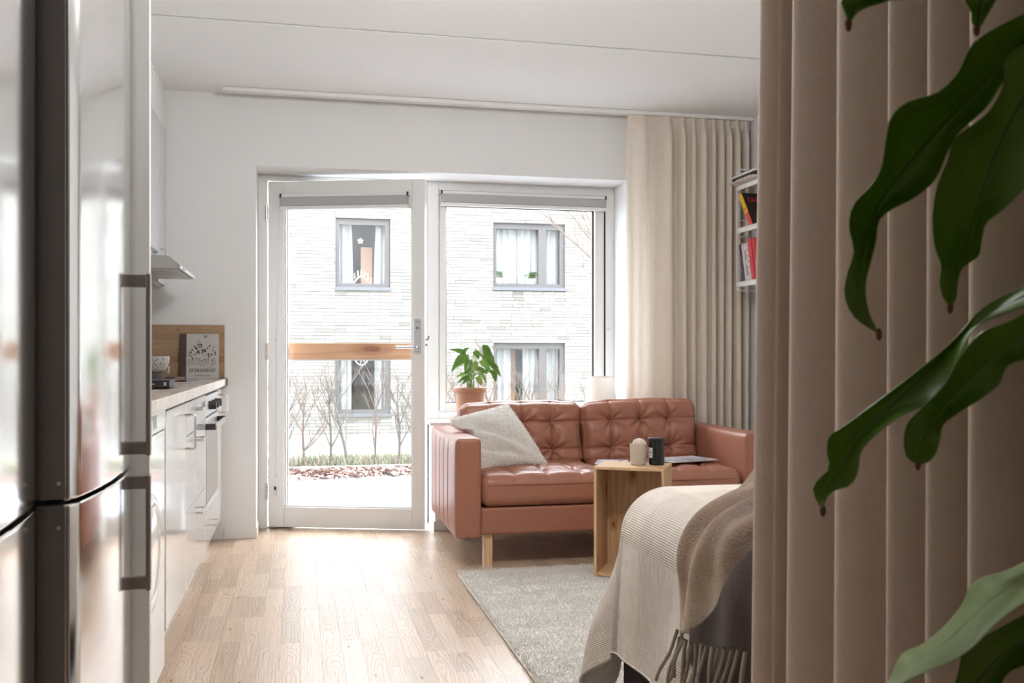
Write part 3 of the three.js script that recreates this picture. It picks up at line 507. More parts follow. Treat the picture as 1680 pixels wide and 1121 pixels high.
// ---------------------------------------------------------------- sofa
// a stuffed cushion; x right, y up, z towards the viewer, tufted on the face z+
function cushion(w, h, d, o = {}) {
  const { nx = 110, ny = 60, nz = 14, r = .045, puff = .03, tufts = [], tuft = .03, seam = .006, wr = .006, sd = 1, sag = 0 } = o;
  const g0 = new THREE.BoxGeometry(w, h, d, nx, ny, nz); g0.deleteAttribute('uv'); g0.deleteAttribute('normal'); const g = mergeVertices(g0, 1e-5), p = g.attributes.position, rr = rng(sd), ph = tufts.map(() => rr() * 6.28);
  const xs = [...new Set(tufts.map(t => t[0]))], ys = [...new Set(tufts.map(t => t[1]))];
  for (let i = 0; i < p.count; i++) {
    let x = p.getX(i), y = p.getY(i), z = p.getZ(i); const nxn = x / (w / 2), nyn = y / (h / 2), nzn = z / (d / 2);
    const cx = clamp(x, -w / 2 + r, w / 2 - r), cy = clamp(y, -h / 2 + r, h / 2 - r), cz = clamp(z, -d / 2 + r, d / 2 - r), v = new THREE.Vector3(x - cx, y - cy, z - cz), L = v.length();
    if (L > 0) { v.multiplyScalar(r / Math.max(L, r * .999)); if (L > r) { x = cx + v.x; y = cy + v.y; z = cz + v.z; } }
    const bx = 1 - nxn ** 4, by = 1 - nyn ** 4;
    if (nzn > .3) {
      const k = sstep(.3, 1, nzn); let dz = puff * bx * by;
      tufts.forEach(([tx, ty], n) => { const dx = x - tx, dy = y - ty, q = Math.hypot(dx, dy), th = Math.atan2(dy, dx); dz -= tuft * Math.exp(-q / .042); dz += wr * Math.exp(-(((q - .045) / .05) ** 2)) * (Math.cos(5 * th + ph[n]) * .6 + Math.cos(9 * th + 2 * ph[n]) * .6); });
      for (const tx of xs) dz -= seam * Math.exp(-(((x - tx) / .006) ** 2)) + seam * .9 * Math.exp(-(((x - tx) / .035) ** 2));
      for (const ty of ys) dz -= seam * Math.exp(-(((y - ty) / .006) ** 2)) + seam * .9 * Math.exp(-(((y - ty) / .035) ** 2));
      dz += .004 * (n3(x * 14 + sd, y * 14, sd) - .5) * bx * by; z += dz * k;
    }
    y += .002 * Math.sin(x * 23 + sd) * sstep(.6, 1, nyn) * bx + sag * nxn * nxn * sstep(.5, 1, nyn);
    x += .006 * Math.sin(y * 21 + sd) * sstep(.6, 1, Math.abs(nxn)) * by * Math.sign(nxn);
    p.setXYZ(i, x, y, z);
  }
  g.computeVertexNormals(); return triUV(g);
}
{
  const x0 = .735, x1 = 2.375, f = 4.57, b = 5.46, arm = .125, yb = .158, AT = .64;
  const t = thing('leather_sofa', 'cognac leather two-seat sofa with tufted cushions and oak legs', 'sofa', [(x0 + x1) / 2, 0, (f + b) / 2]);
  // arms, padded outside in upright channels
  for (const [a0, a1, side] of [[x0, x0 + arm, -1], [x1 - arm, x1, 1]]) {
    const cx = (a0 + a1) / 2, seams = [.25, .42, .58, .74].map(k => lerp(f, b, k - .02));
    const g0 = new THREE.BoxGeometry(arm, AT - yb, b - f, 10, 30, 150); g0.deleteAttribute('uv'); g0.deleteAttribute('normal'); let g = mergeVertices(g0, 1e-5); const p = g.attributes.position;
    for (let i = 0; i < p.count; i++) {
      let x = p.getX(i), y = p.getY(i), z = p.getZ(i); const r = .022, hx = arm / 2, hy = (AT - yb) / 2, hz = (b - f) / 2;
      const c = new THREE.Vector3(clamp(x, -hx + r, hx - r), clamp(y, -hy + r * .4, hy - r), clamp(z, -hz + r, hz - r)), v = new THREE.Vector3(x, y, z).sub(c), L = v.length(); if (L > r) { v.multiplyScalar(r / L); x = c.x + v.x; y = c.y + v.y; z = c.z + v.z; }
      const d = (f + b) / 2 - z, out = side * p.getX(i) > hx - .001, inn = side * p.getX(i) < -hx + .001, e = (1 - (p.getY(i) / hy) ** 8) * (1 - (p.getZ(i) / hz) ** 8);
      if (out) { let q = .010 * e; for (const s of seams) q -= .0085 * Math.exp(-Math.abs(d - s) / .007) * e; x += side * q; }
      if (inn) x -= side * .006 * e + side * .003 * (n3(y * 9, z * 9, side + 3) - .5) * e;
      if (p.getY(i) > hy - .001) y += .004 * e + .003 * (n3(x * 8, z * 8, 2) - .5);
      p.setXYZ(i, x + cx, y + (AT + yb) / 2, z - (f + b) / 2);
    }
    g.computeVertexNormals(); const m = part('armrest', triUV(g), M.leather, t);
    part('piping', wire([V(a0 + .012, yb + .01, f + .006), V(a0 + .010, AT - .012, f + .006), V(a1 - .010, AT - .012, f + .006), V(a1 - .012, yb + .01, f + .006)], .0024, 6), M.leather, m);
  }
  part('base_rail', (() => { const g = B([x0 + arm, x1 - arm], [yb + .006, .295], [f + .028, b - .05], .012, 0, 3); return g; })(), M.leather, t);
  part('backrest_frame', B([x0 + arm, x1 - arm], [yb + .006, .70], [b - .12, b], .025, 0, 4), M.leather, t);
  const W = (x1 - x0 - 2 * arm) / 2;
  for (let k = 0; k < 2; k++) {
    const cx = x0 + arm + W * (k + .5);
    // seat, lying flat: face turned up
    const tf = []; for (const a of [-.25, 0, .25]) for (const c of [-.17, .08]) tf.push([a * W, c]);
    const g = cushion(W - .006, .66, .155, { r: .05, puff: .022, tufts: tf, tuft: .014, seam: .006, wr: .004, sd: 3 + k, ny: 70 });
    g.rotateX(-Math.PI / 2); g.translate(cx, .295 + .0775 + .002, -(f + .012 + .33)); const m = part('seat_cushion', g, M.leather, t);
    part('piping', wire([V(cx - W / 2 + .03, .408, f + .014), V(cx, .409, f + .007), V(cx + W / 2 - .03, .408, f + .014)], .0026, 6), M.leather, m);
    // back cushion, leaning
    const tb = []; for (const a of [-.26, 0, .24]) for (const c of [.062, -.092]) tb.push([a * W, c]);
    const h = cushion(W - .004, .375, .15, { r: .05, puff: .034, tufts: tb, tuft: .030, seam: .0095, wr: .006, sd: 11 + k, nx: 150, ny: 84, sag: -.012 });
    h.rotateX(-9 * Math.PI / 180); h.rotateZ((k ? .9 : .2) * Math.PI / 180); h.translate(cx, .60 + .006 * k, -(5.245)); const q = part('back_cushion', h, M.leather, t);
    for (const [a, c] of tb) part('button', (() => { const s = new THREE.SphereGeometry(.008, 12, 8); s.scale(1, 1, .5); s.translate(cx + a, .60 + .006 * k + c * .985, -(5.245 - .075 - .012 + c * .155 * -1 * -1)); return s; })(), M.leather, q);
  }
  for (const [lx, ld] of [[x0 + .168, f + .075], [x1 - .168, f + .075], [x0 + .168, b - .075], [x1 - .168, b - .075]]) { const l = part('leg', B([lx - .022, lx + .022], [.004, yb + .01], [ld - .022, ld + .022], .003, 1, 2), M.oakLeg, t); part('felt_pad', B([lx - .021, lx + .021], [0, .004], [ld - .021, ld + .021], .001), M.paper, l); }
}
{
  // fleece cushion leaning in the sofa corner, one corner lying over the arm
  const t = thing('fleece_cushion', 'cream fleece scatter cushion leaning against the sofa arm', 'cushion', [.98, .45, 4.98]);
  const N = 90, w = .42, cB = V(.905, .452, 4.83), cR = V(1.285, .458, 4.92), cT = V(1.105, .772, 5.115), cL = V(.775, .70, 5.0);
  const nrm = cR.clone().sub(cL).cross(cT.clone().sub(cB)).normalize();
  const sheet = s => grid(N, N, (u, v) => {
    const a = u * 2 - 1, b = v * 2 - 1, e = (1 - a ** 2) * (1 - b ** 2), p = cB.clone().lerp(cR, u).lerp(cL.clone().lerp(cT, u), v), m = cB.clone().add(cR).add(cT).add(cL).multiplyScalar(.25);
    p.addScaledVector(m.clone().sub(p), .07 * ((1 - a * a) * b * b + (1 - b * b) * a * a) - .03);
    let z = .088 * Math.pow(e, .45) * (s > 0 ? 1 : .7) + .012 * Math.sin(a * 2.2 + b * 3.1) * e;
    if (s > 0) z += e * (-.050 * Math.exp(-(((a * .62 + b * .78 - .02) / .17) ** 2)) + .034 * Math.exp(-(((a * .62 + b * .78 + .34) / .14) ** 2)) - .026 * Math.exp(-(((a * .3 + b * .95 + .62) / .1) ** 2)));
    z += .007 * (n3(p.x * 60, p.y * 60, s * 3 + 4) - .5) * Math.min(1, e * 8 + .15) + .01 * (n3(p.x * 18, p.y * 18, s + 9) - .5) * e;
    p.addScaledVector(nrm, z * s); p.y = Math.max(p.y, .447 + .02 * Math.min(1, e * 6)); if (p.x < .885) { if (p.y < .64) p.x = lerp(p.x, .885, sstep(.665, .62, p.y)); else p.y = Math.max(p.y, .662); }
    return p;
  }, (u, v) => [u * w, v * w]);
  const fr = sheet(1), bk = sheet(-1); { const ix = bk.index.array; for (let i = 0; i < ix.length; i += 3) { const q = ix[i]; ix[i] = ix[i + 1]; ix[i + 1] = q; } bk.computeVertexNormals(); }
  M.fleece = phy(0xffffff, 1, { map: rep(tex(256, 256, (u, v) => mixc(S(247, 243, 237), S(230, 222, 212), clamp((fbm(u * 40, v * 40, 40, 40, 3, 2) - .35) * 2))), 3, 3), bumpMap: rep(fineNoise, 5, 5), bumpScale: .003, sheen: .5, sheenColor: new THREE.Color(.9, .88, .85) });
  const samples = []; { const p = fr.attributes.position, n = fr.attributes.normal, r = rng(21); for (let k = 0; k < 10000; k++) { const i = Math.floor(r() * p.count); samples.push([new THREE.Vector3().fromBufferAttribute(p, i).add(new THREE.Vector3((r() - .5), (r() - .5), (r() - .5)).multiplyScalar(.006)), new THREE.Vector3().fromBufferAttribute(n, i)]); } }
  const cov = part('cover', [fr, bk], M.fleece, t);
  const tuftGeo = (() => { const g = new THREE.ConeGeometry(.0013, .0095, 4, 1, true); g.translate(0, .003, 0); return g; })();
  const im = new THREE.InstancedMesh(tuftGeo, std(new THREE.Color().setRGB(.90, .87, .83), 1), samples.length), r = rng(4), m4 = new THREE.Matrix4(), o = origin(t);
  samples.forEach(([p, n], i) => { const d = n.clone().add(new THREE.Vector3(r() - .5, r() - .8, r() - .5).multiplyScalar(1.3)).normalize(); m4.compose(p.clone().sub(o), new THREE.Quaternion().setFromUnitVectors(new THREE.Vector3(0, 1, 0), d), new THREE.Vector3(1, .6 + .8 * r(), 1)); im.setMatrixAt(i, m4); });
  im.name = 'fleece_pile'; im.userData = { kind: 'stuff' }; t.add(im);
}
{
  // two magazines on the seat
  const mk = (label, x, d, w, h, rot, img, y) => { const t = thing('magazine', label, 'magazine', [x, y, d]); part('pages', B([x - w / 2, x + w / 2], [y, y + .005], [d - h / 2, d + h / 2], .001), M.paper, t); const c = B([x - w / 2 - .001, x + w / 2 + .001], [y + .0052, y + .006], [d - h / 2 - .001, d + h / 2 + .001], 0); part('cover', c, std(0xffffff, .35, { map: rep(img, 1 / w, 1 / h) }), t); t.rotation.y = rot; return t; };
  const im = tex(128, 128, (u, v) => mixc(S(214, 212, 216), S(120, 122, 132), clamp((fbm(u * 4, v * 4, 4, 4, 3, 3) - .5) * 3.5)));
  mk('open grey magazine lying on the sofa seat by the right armrest', 2.02, 4.86, .30, .22, .25, im, .478);
  mk('small grey magazine on the sofa seat behind the beige cup', 1.60, 4.80, .16, .2, -.4, im, .478);
}
// ---------------------------------------------------------------- rug
{
  const x0 = .727, x1 = 2.45, d0 = 1.9, d1 = 4.475;
  const t = thing('rug', 'cream short-pile rug beside the bed and in front of the sofa', 'rug', [1.6, 0, 3.2]);
  const col = tex(512, 512, (u, v) => mixc(S(238, 233, 226), S(208, 200, 191), clamp(.4 + 1.6 * (fbm(u * 90, v * 90, 90, 90, 2, 3) - .5) + 1.3 * (fbm(u * 6, v * 14, 6, 14, 4, 6) - .5))));
  const mat = std(0xffffff, 1, { map: rep(col, 1.2, 1.2), bumpMap: rep(fineNoise, 3.2, 3.2), bumpScale: .006 });
  part('backing', B([x0 + .004, x1 - .004], [.0005, .006], [d0 + .004, d1 - .004], .001), M.paper, t);
  part('pile_bed', grid(170, 260, (u, v) => { const x = lerp(x0, x1, u), d = lerp(d0, d1, v), e = Math.min(1, Math.min(x - x0, x1 - x, d - d0, d1 - d) / .014); return V(x, .006 + .013 * Math.sqrt(Math.max(0, e)) + .004 * n3(x * 40, d * 40, 2) * e + .003 * Math.sin(d * 38 + 3 * n3(x * 2, d * 2, 5)) * e, d); }, (u, v) => [lerp(x0, x1, u), lerp(d0, d1, v)]), mat, t);
  const g = (() => { const q = new THREE.ConeGeometry(.0022, .015, 4, 1, true); q.translate(0, .004, 0); return q; })(), r = rng(31), list = [];
  while (list.length < 60000) { const x = lerp(x0 + .002, 1.75, r()), d = lerp(2.5, d1 - .002, r()); if (x > .98 && d < 2.75) continue; list.push([x, d]); }
  for (let s = 0; s < 2; s++) {
    const part2 = list.filter((_, i) => i % 2 === s), im = new THREE.InstancedMesh(g, std(new THREE.Color().setRGB(...(s ? [.80, .77, .73] : [.68, .645, .60])), 1), part2.length), m4 = new THREE.Matrix4(), o = origin(t);
    part2.forEach(([x, d], i) => { const e = new THREE.Euler((r() - .5) * 1.5, r() * 6, (r() - .5) * 1.5); m4.compose(V(x, .017 + .003 * r() + .003 * Math.sin(d * 38 + 3 * n3(x * 2, d * 2, 5)), d).sub(o), new THREE.Quaternion().setFromEuler(e), new THREE.Vector3(1, .7 + .6 * r(), 1)); im.setMatrixAt(i, m4); });
    im.name = 'pile'; im.userData = { kind: 'stuff' }; t.add(im);
  }
}
// ---------------------------------------------------------------- crate table with cup and candle
{
  const ox = 1.325, od = 4.24, W = .325, Dp = .25, H = .505, y0 = .0235, th = .0135;
  const t = thing('wooden_crate', 'upright pine crate used as a side table on the rug', 'crate', [ox, y0, od]), X = a => ox + a, D = a => od + a;
  const ps = [0, 1, 2, 3].map(k => std(new THREE.Color().setRGB(.86 - .06 * k, .80 - .065 * k, .75 - .07 * k), .6, { map: rep(pineMap, 1.3, 1.9) }));
  const pl = (n, a, y, b, g, m, u) => part(n, triUV(B(a, y, b, .0018, g), g, u, u * 1.7), ps[m], t);
  pl('side_board', [X(0), X(th)], [y0, y0 + H - th], [D(0), D(Dp / 2 - .0006)], 1, 0, .3); pl('side_board', [X(0), X(th)], [y0, y0 + H - th], [D(Dp / 2 + .0006), D(Dp)], 1, 1, .55);
  pl('side_board', [X(W - th), X(W)], [y0, y0 + H - th], [D(0), D(Dp / 2 - .0006)], 1, 0, .11); pl('side_board', [X(W - th), X(W)], [y0, y0 + H - th], [D(Dp / 2 + .0006), D(Dp)], 1, 0, .8);
  pl('back_board', [X(th), X(W * .5 - .0006)], [y0 + .002, y0 + H - th], [D(Dp - .010), D(Dp)], 1, 1, .47); pl('back_board', [X(W * .5 + .0006), X(W - th)], [y0 + .002, y0 + H - th], [D(Dp - .010), D(Dp)], 1, 2, .92);
  pl('top_board', [X(0), X(W)], [y0 + H - th, y0 + H], [D(0), D(Dp / 2 - .0006)], 0, 0, .2); pl('top_board', [X(0), X(W)], [y0 + H - th, y0 + H], [D(Dp / 2 + .0006), D(Dp)], 0, 0, .7);
  pl('bottom_board', [X(th), X(W - th)], [y0, y0 + th], [D(0), D(Dp - .011)], 0, 1, .05);
  for (const x of [.08, .165, .245]) part('nail', cyl(V(X(x), y0 + H - th / 2, D(.0003)), V(X(x), y0 + H - th / 2, D(-.0008)), .0028, .0024, 8), M.handleDark, t);
  t.rotation.y = -30 * Math.PI / 180;
  const ct = y0 + H;
  const c = thing('beige_cup', 'matte beige cup holding a small woven item on the crate', 'cup', [1.553, ct, 4.268]);
  part('cup_body', lathe([[0, 0], [.033, 0], [.036, .003], [.0405, .094], [.041, .098], [.0395, .099], [.038, .096], [.034, .01], [0, .008]], 1.553, ct + .0005, 4.268), std(new THREE.Color().setRGB(.50, .435, .345), .75), c);
  const rimM = std(new THREE.Color().setRGB(.66, .52, .40), .8); const bk = part('woven_ball', (() => { const s = new THREE.SphereGeometry(.031, 28, 16); s.scale(1, .75, 1); s.translate(1.557, ct + .098, -4.268); return s; })(), rimM, c);
  for (let k = 0; k < 14; k++) { const a = k / 14 * 6.283; part('woven_rib', tube([0, .3, .6, .9, 1.2, 1.5].map(e => V(1.557 + Math.cos(a) * Math.cos(e) * .032, ct + .098 + Math.sin(e) * .0245, 4.268 + Math.sin(a) * Math.cos(e) * .032)), .0016, 10, 5), M.paper, bk); }
  const jar = thing('black_candle_jar', 'black glass candle jar with lid and white label on the crate', 'candle', [1.636, ct, 4.248]);
  part('jar', lathe([[0, 0], [.034, 0], [.0365, .003], [.0368, .11], [.036, .113], [0, .113]], 1.636, ct + .0005, 4.248), M.glassBlack, jar);
  part('lid', lathe([[0, .113], [.0385, .113], [.0392, .115], [.0392, .124], [.038, .1265], [0, .127]], 1.636, ct + .0005, 4.248), std(new THREE.Color().setRGB(.016, .015, .016), .35), jar);
  const lab = canvasTex(128, 160, (x, w, h) => { x.fillStyle = '#d8d6d4'; x.fillRect(0, 0, w, h); x.fillStyle = '#222'; x.textAlign = 'center'; x.font = 'bold 50px sans-serif'; x.fillText('NOI', 64, 92); x.fillRect(36, 26, 56, 7); x.fillRect(30, 118, 68, 8); });
  const lg = new THREE.CylinderGeometry(.0372, .0372, .047, 20, 1, true, -1.72, .8); lg.translate(1.636, ct + .058, -4.248);
  const lm = part('label', lg, std(0xffffff, .7, { map: lab, side: THREE.DoubleSide }), jar);
  lm.rotation.y = Math.PI * 0;
}
// ---------------------------------------------------------------- lamp and potted plant on the sill
{
  const x = 1.82, d = 5.68, t = thing('table_lamp', 'white fabric lamp shade standing on the sill behind the sofa', 'lamp', [x, SILL, d]);
  part('base', lathe([[0, 0], [.06, 0], [.062, .006], [.05, .012], [.014, .02], [.009, .06], [.009, .12], [0, .12]], x, SILL + .0005, d, 32), M.white, t);
  part('shade', lathe([[.098, .10], [.078, .266]], x, SILL, d, 48), M.shade, t);
  part('shade_ring', [(() => { const g = new THREE.TorusGeometry(.078, .002, 6, 40); g.rotateX(Math.PI / 2); g.translate(x, SILL + .266, -d); return g; })(), (() => { const g = new THREE.TorusGeometry(.098, .002, 6, 40); g.rotateX(Math.PI / 2); g.translate(x, SILL + .10, -d); return g; })()], M.shade, t);
}
function heartLeaf(L, W, bend) { // base at the origin, tip along +z, upper face +y
  return grid(12, 16, (u, v) => { const s = u * 2 - 1, t = v; const prof = Math.pow(Math.sin(Math.PI * Math.pow(clamp(t * .94 + .06), .62)), .8) * (1 - .12 * t); const lobe = t < .18 ? -(Math.abs(s)) * .13 * L * (1 - t / .18) : 0; return new THREE.Vector3(s * W * prof, .18 * W * s * s * 1.4 - bend * t * t * L + .02 * L * Math.sin(t * 9 + s * 2) * Math.abs(s), t * L + lobe); });
}
{
  const px = 1.005, pd = 5.72, y = SILL, t = thing('potted_anthurium', 'leafy green plant in a terracotta pot on the window sill', 'potted plant', [px, y, pd]);
  part('pot', lathe([[0, 0], [.072, 0], [.076, .004], [.088, .165], [.0895, .174], [.100, .178], [.1025, .184], [.1025, .198], [.099, .203], [.089, .203], [.084, .196], [.081, .17], [0, .165]], px, y + .0005, pd, 48), M.terracotta, t);
  part('soil', lathe([[0, .178], [.080, .174]], px, y + .001, pd, 24), M.soil, t);
  const sy = y + .178, r = rng(8), u = 5.70;
  // [pixel of leaf base x, y offsets in metres from the pot centre, tip] : base (x,y), tip (x,y), length scale, width, depth offset
  const px2 = (a, b, dd) => { const xc = (a - 840) / 1572, yc = -(b - 584) / 1572, c = Math.cos(YAW), s = Math.sin(YAW), k = dd / (c - xc * s); return V((xc * c + s) * k, EYE + yc * k, dd); };
  const leaves = [ // base and tip as seen from the room, width, depth, young or bract
    [761, 579, 742, 572, .022, -.03], [764, 582, 741, 607, .034, -.05], [770, 590, 752, 600, .03, .03], [770, 592, 764, 613, .028, -.08], [790, 573, 812, 600, .046, -.02], [795, 570, 806, 585, .03, .06], [806, 600, 824, 616, .026, -.01], [808, 608, 815, 625, .024, -.06], [776, 597, 783, 607, .036, -.1], [784, 606, 800, 612, .024, -.07], [766, 613, 748, 618, .018, -.05], [768, 617, 752, 626, .018, -.02], [770, 620, 760, 628, .02, -.1], [786, 612, 800, 626, .024, -.09], [783, 619, 791, 632, .022, -.1], [800, 597, 818, 602, .03, .04], [762, 576, 770, 570, .016, .02], [790, 592, 804, 606, .03, .02], [779, 577, 786, 588, .022, 0], [773, 606, 768, 618, .02, .04], [797, 607, 812, 612, .02, .07],
  ];
  const up = new THREE.Vector3();
  leaves.forEach(([bx, by, tx, ty, w, dz], i) => {
    const b = px2(bx, by, u + dz), e = px2(tx, ty, u + dz - .03 + .06 * r()), L = b.distanceTo(e) * 1.08, g = heartLeaf(L, w * .86, .12 + .2 * r());
    const f = e.clone().sub(b).normalize(), n = new THREE.Vector3((r() - .5) * .6, .55, .8).addScaledVector(f, 0); const s = new THREE.Vector3().crossVectors(n, f).normalize(), nn = new THREE.Vector3().crossVectors(f, s).normalize();
    const m = new THREE.Matrix4().makeBasis(s, nn, f); m.setPosition(b); g.applyMatrix4(m); const lf = part('leaf', g, r() > .75 ? M.leafYoung : M.leaf, t);
    const root = V(px + (r() - .5) * .05, sy, pd + (r() - .5) * .05); part('petiole', tube([root, root.clone().lerp(b, .5).add(new THREE.Vector3((root.x - b.x) * .25, .03, 0)), b], .0022, 12, 5), M.stem, lf);
  });
  for (const [bx, by, tx, ty, w] of [[778, 573, 768, 566, .02], [780, 566, 787, 573, .022], [776, 586, 780, 595, .018]]) {
    const b = px2(bx, by, u - .02), e = px2(tx, ty, u - .05), g = heartLeaf(b.distanceTo(e) * 1.5 + .02, w, .25), f = e.clone().sub(b).normalize(), n = new THREE.Vector3(.1, .8, .5), s = new THREE.Vector3().crossVectors(n, f).normalize(), m = new THREE.Matrix4().makeBasis(s, new THREE.Vector3().crossVectors(f, s), f); m.setPosition(b); g.applyMatrix4(m); const q = part('bract', g, M.bract, t);
    part('flower_stalk', tube([V(px, sy, pd), V(px, sy, pd).lerp(b, .6).add(new THREE.Vector3(.01, 0, 0)), b], .002, 12, 5), M.stem, q);
  }
}
// ---------------------------------------------------------------- curtains
{
  // long sheer curtain beside the window
  const t = thing('linen_curtain', 'long off-white linen curtain drawn to the side of the window', 'curtain', [2.35, 0, 5.53]);
  const x0 = 1.945, x1 = 2.752, yT = CH - .028, yB = .012, r = rng(14);
  // fold by fold: width and depth differ
  const knots = [[0, 0]]; { let q = 0, k = 0; while (q < 1) { const wide = lerp(.085, .030, sstep(.15, .55, q)) * (.6 + .9 * r()); q += wide / .807; k++; knots.push([q, k * Math.PI]); } const e = knots[knots.length - 1][0]; knots.forEach(n => n[0] /= e); }
  const amps = knots.map(() => .45 + .75 * r()), leans = knots.map(() => (r() - .5));
  const phase = s => { let i = 0; while (i < knots.length - 2 && knots[i + 1][0] < s) i++; const f = clamp((s - knots[i][0]) / (knots[i + 1][0] - knots[i][0])); return [lerp(knots[i][1], knots[i + 1][1], f), lerp(amps[i], amps[i + 1], f), lerp(leans[i], leans[i + 1], f)]; };
  const g = grid(480, 60, (u, v) => {
    const y = lerp(yT, yB, v), [P, am, le] = phase(u), k = sstep(0, .05, v), low = sstep(.05, 1, v);
    const amp = lerp(.013, .044 * am, k), w = n3(u * 7, v * 1.1, 4) - .5, w2 = n3(u * 40, v * 1.2, 8) - .5;
    const x = lerp(x0, x1, u) + .03 * le * low + .03 * w * low + .006 * Math.sin(2 * P) * k;
    const d = 5.528 + amp * Math.cos(P) + .018 * w2 * k;
    return V(clamp(x, 1.93, 2.764), y, clamp(d, 5.468, 5.605));
  }, (u, v) => [u * 1.9, v * 2.5]);
  part('cloth', g, M.linenBack, t);
  part('heading_tape', grid(420, 3, (u, v) => { const [P] = phase(u); return V(lerp(x0, x1, u) + .002 * Math.sin(P * 2), yT + .002 - v * .045, 5.526 + .013 * Math.cos(P) - .001); }, (u, v) => [u * 1.9, v * .1]), M.linenBack, t);
  // heavy curtain that screens the bed, folds set out along its track
  const c = thing('bed_curtain', 'heavy taupe curtain hanging in deep folds beside the bed', 'curtain', [.85, 0, 1.3]);
  // one deep pleat after another along the track: a steep far face, a rounded crest, a long near face
  const pl = [1.408, 1.373, 1.2435, 1.118, 1.038, .964, .875, .79, .70, .61, .51, .41, .30], K = [[1.528, .838], [1.508, .80], [1.49, .762], [1.47, .744], [1.448, .75], [1.428, .782]];
  pl.forEach((e, i) => { const nx = pl[i + 1] ?? e - .09, w = e - nx, dp = i === 0 ? .4 : w < .05 ? .5 : 1, v = .79 + .055 * dp; K.push([e + .010, v], [e + .001, .79], [e - .006, .752], [e - .006 - w * .16, .738], [e - .006 - w * .42, .752], [e - .004 - w * .68, .79]); });
  const cv = new THREE.CatmullRomCurve3(K.map(([d, x]) => V(x, 0, d)), false, 'centripetal'), N = 640, pts = cv.getSpacedPoints(N);
  const gg = grid(N, 26, (u, v) => { const p = pts[Math.round(u * N)], y = lerp(CH - .03, .015, v); const d = -p.z, open = (1 - v); const lead = sstep(1.1, 1.62, d); return V(.79 + (p.x - .79) * lerp(.85, 1.05, v) + .006 * (n3(d * 3, v * 2, 3) - .5), y, d + lead * lerp(-.03, .035, v) + .006 * (n3(d * 4, v * 1.5, 7) - .5)); }, (u, v) => [u * 2.6, v * 2.5]);
  part('cloth', thick(gg, .0018), M.linenFront, c);
  const tr = thing('bed_curtain_track', 'white ceiling track carrying the taupe bed curtain', 'curtain rail', [.79, CH, 1.3]);
  part('profile', B([.775, .805], [CH - .028, CH - .001], [.2, 2.0], .002), M.trim, tr);
}
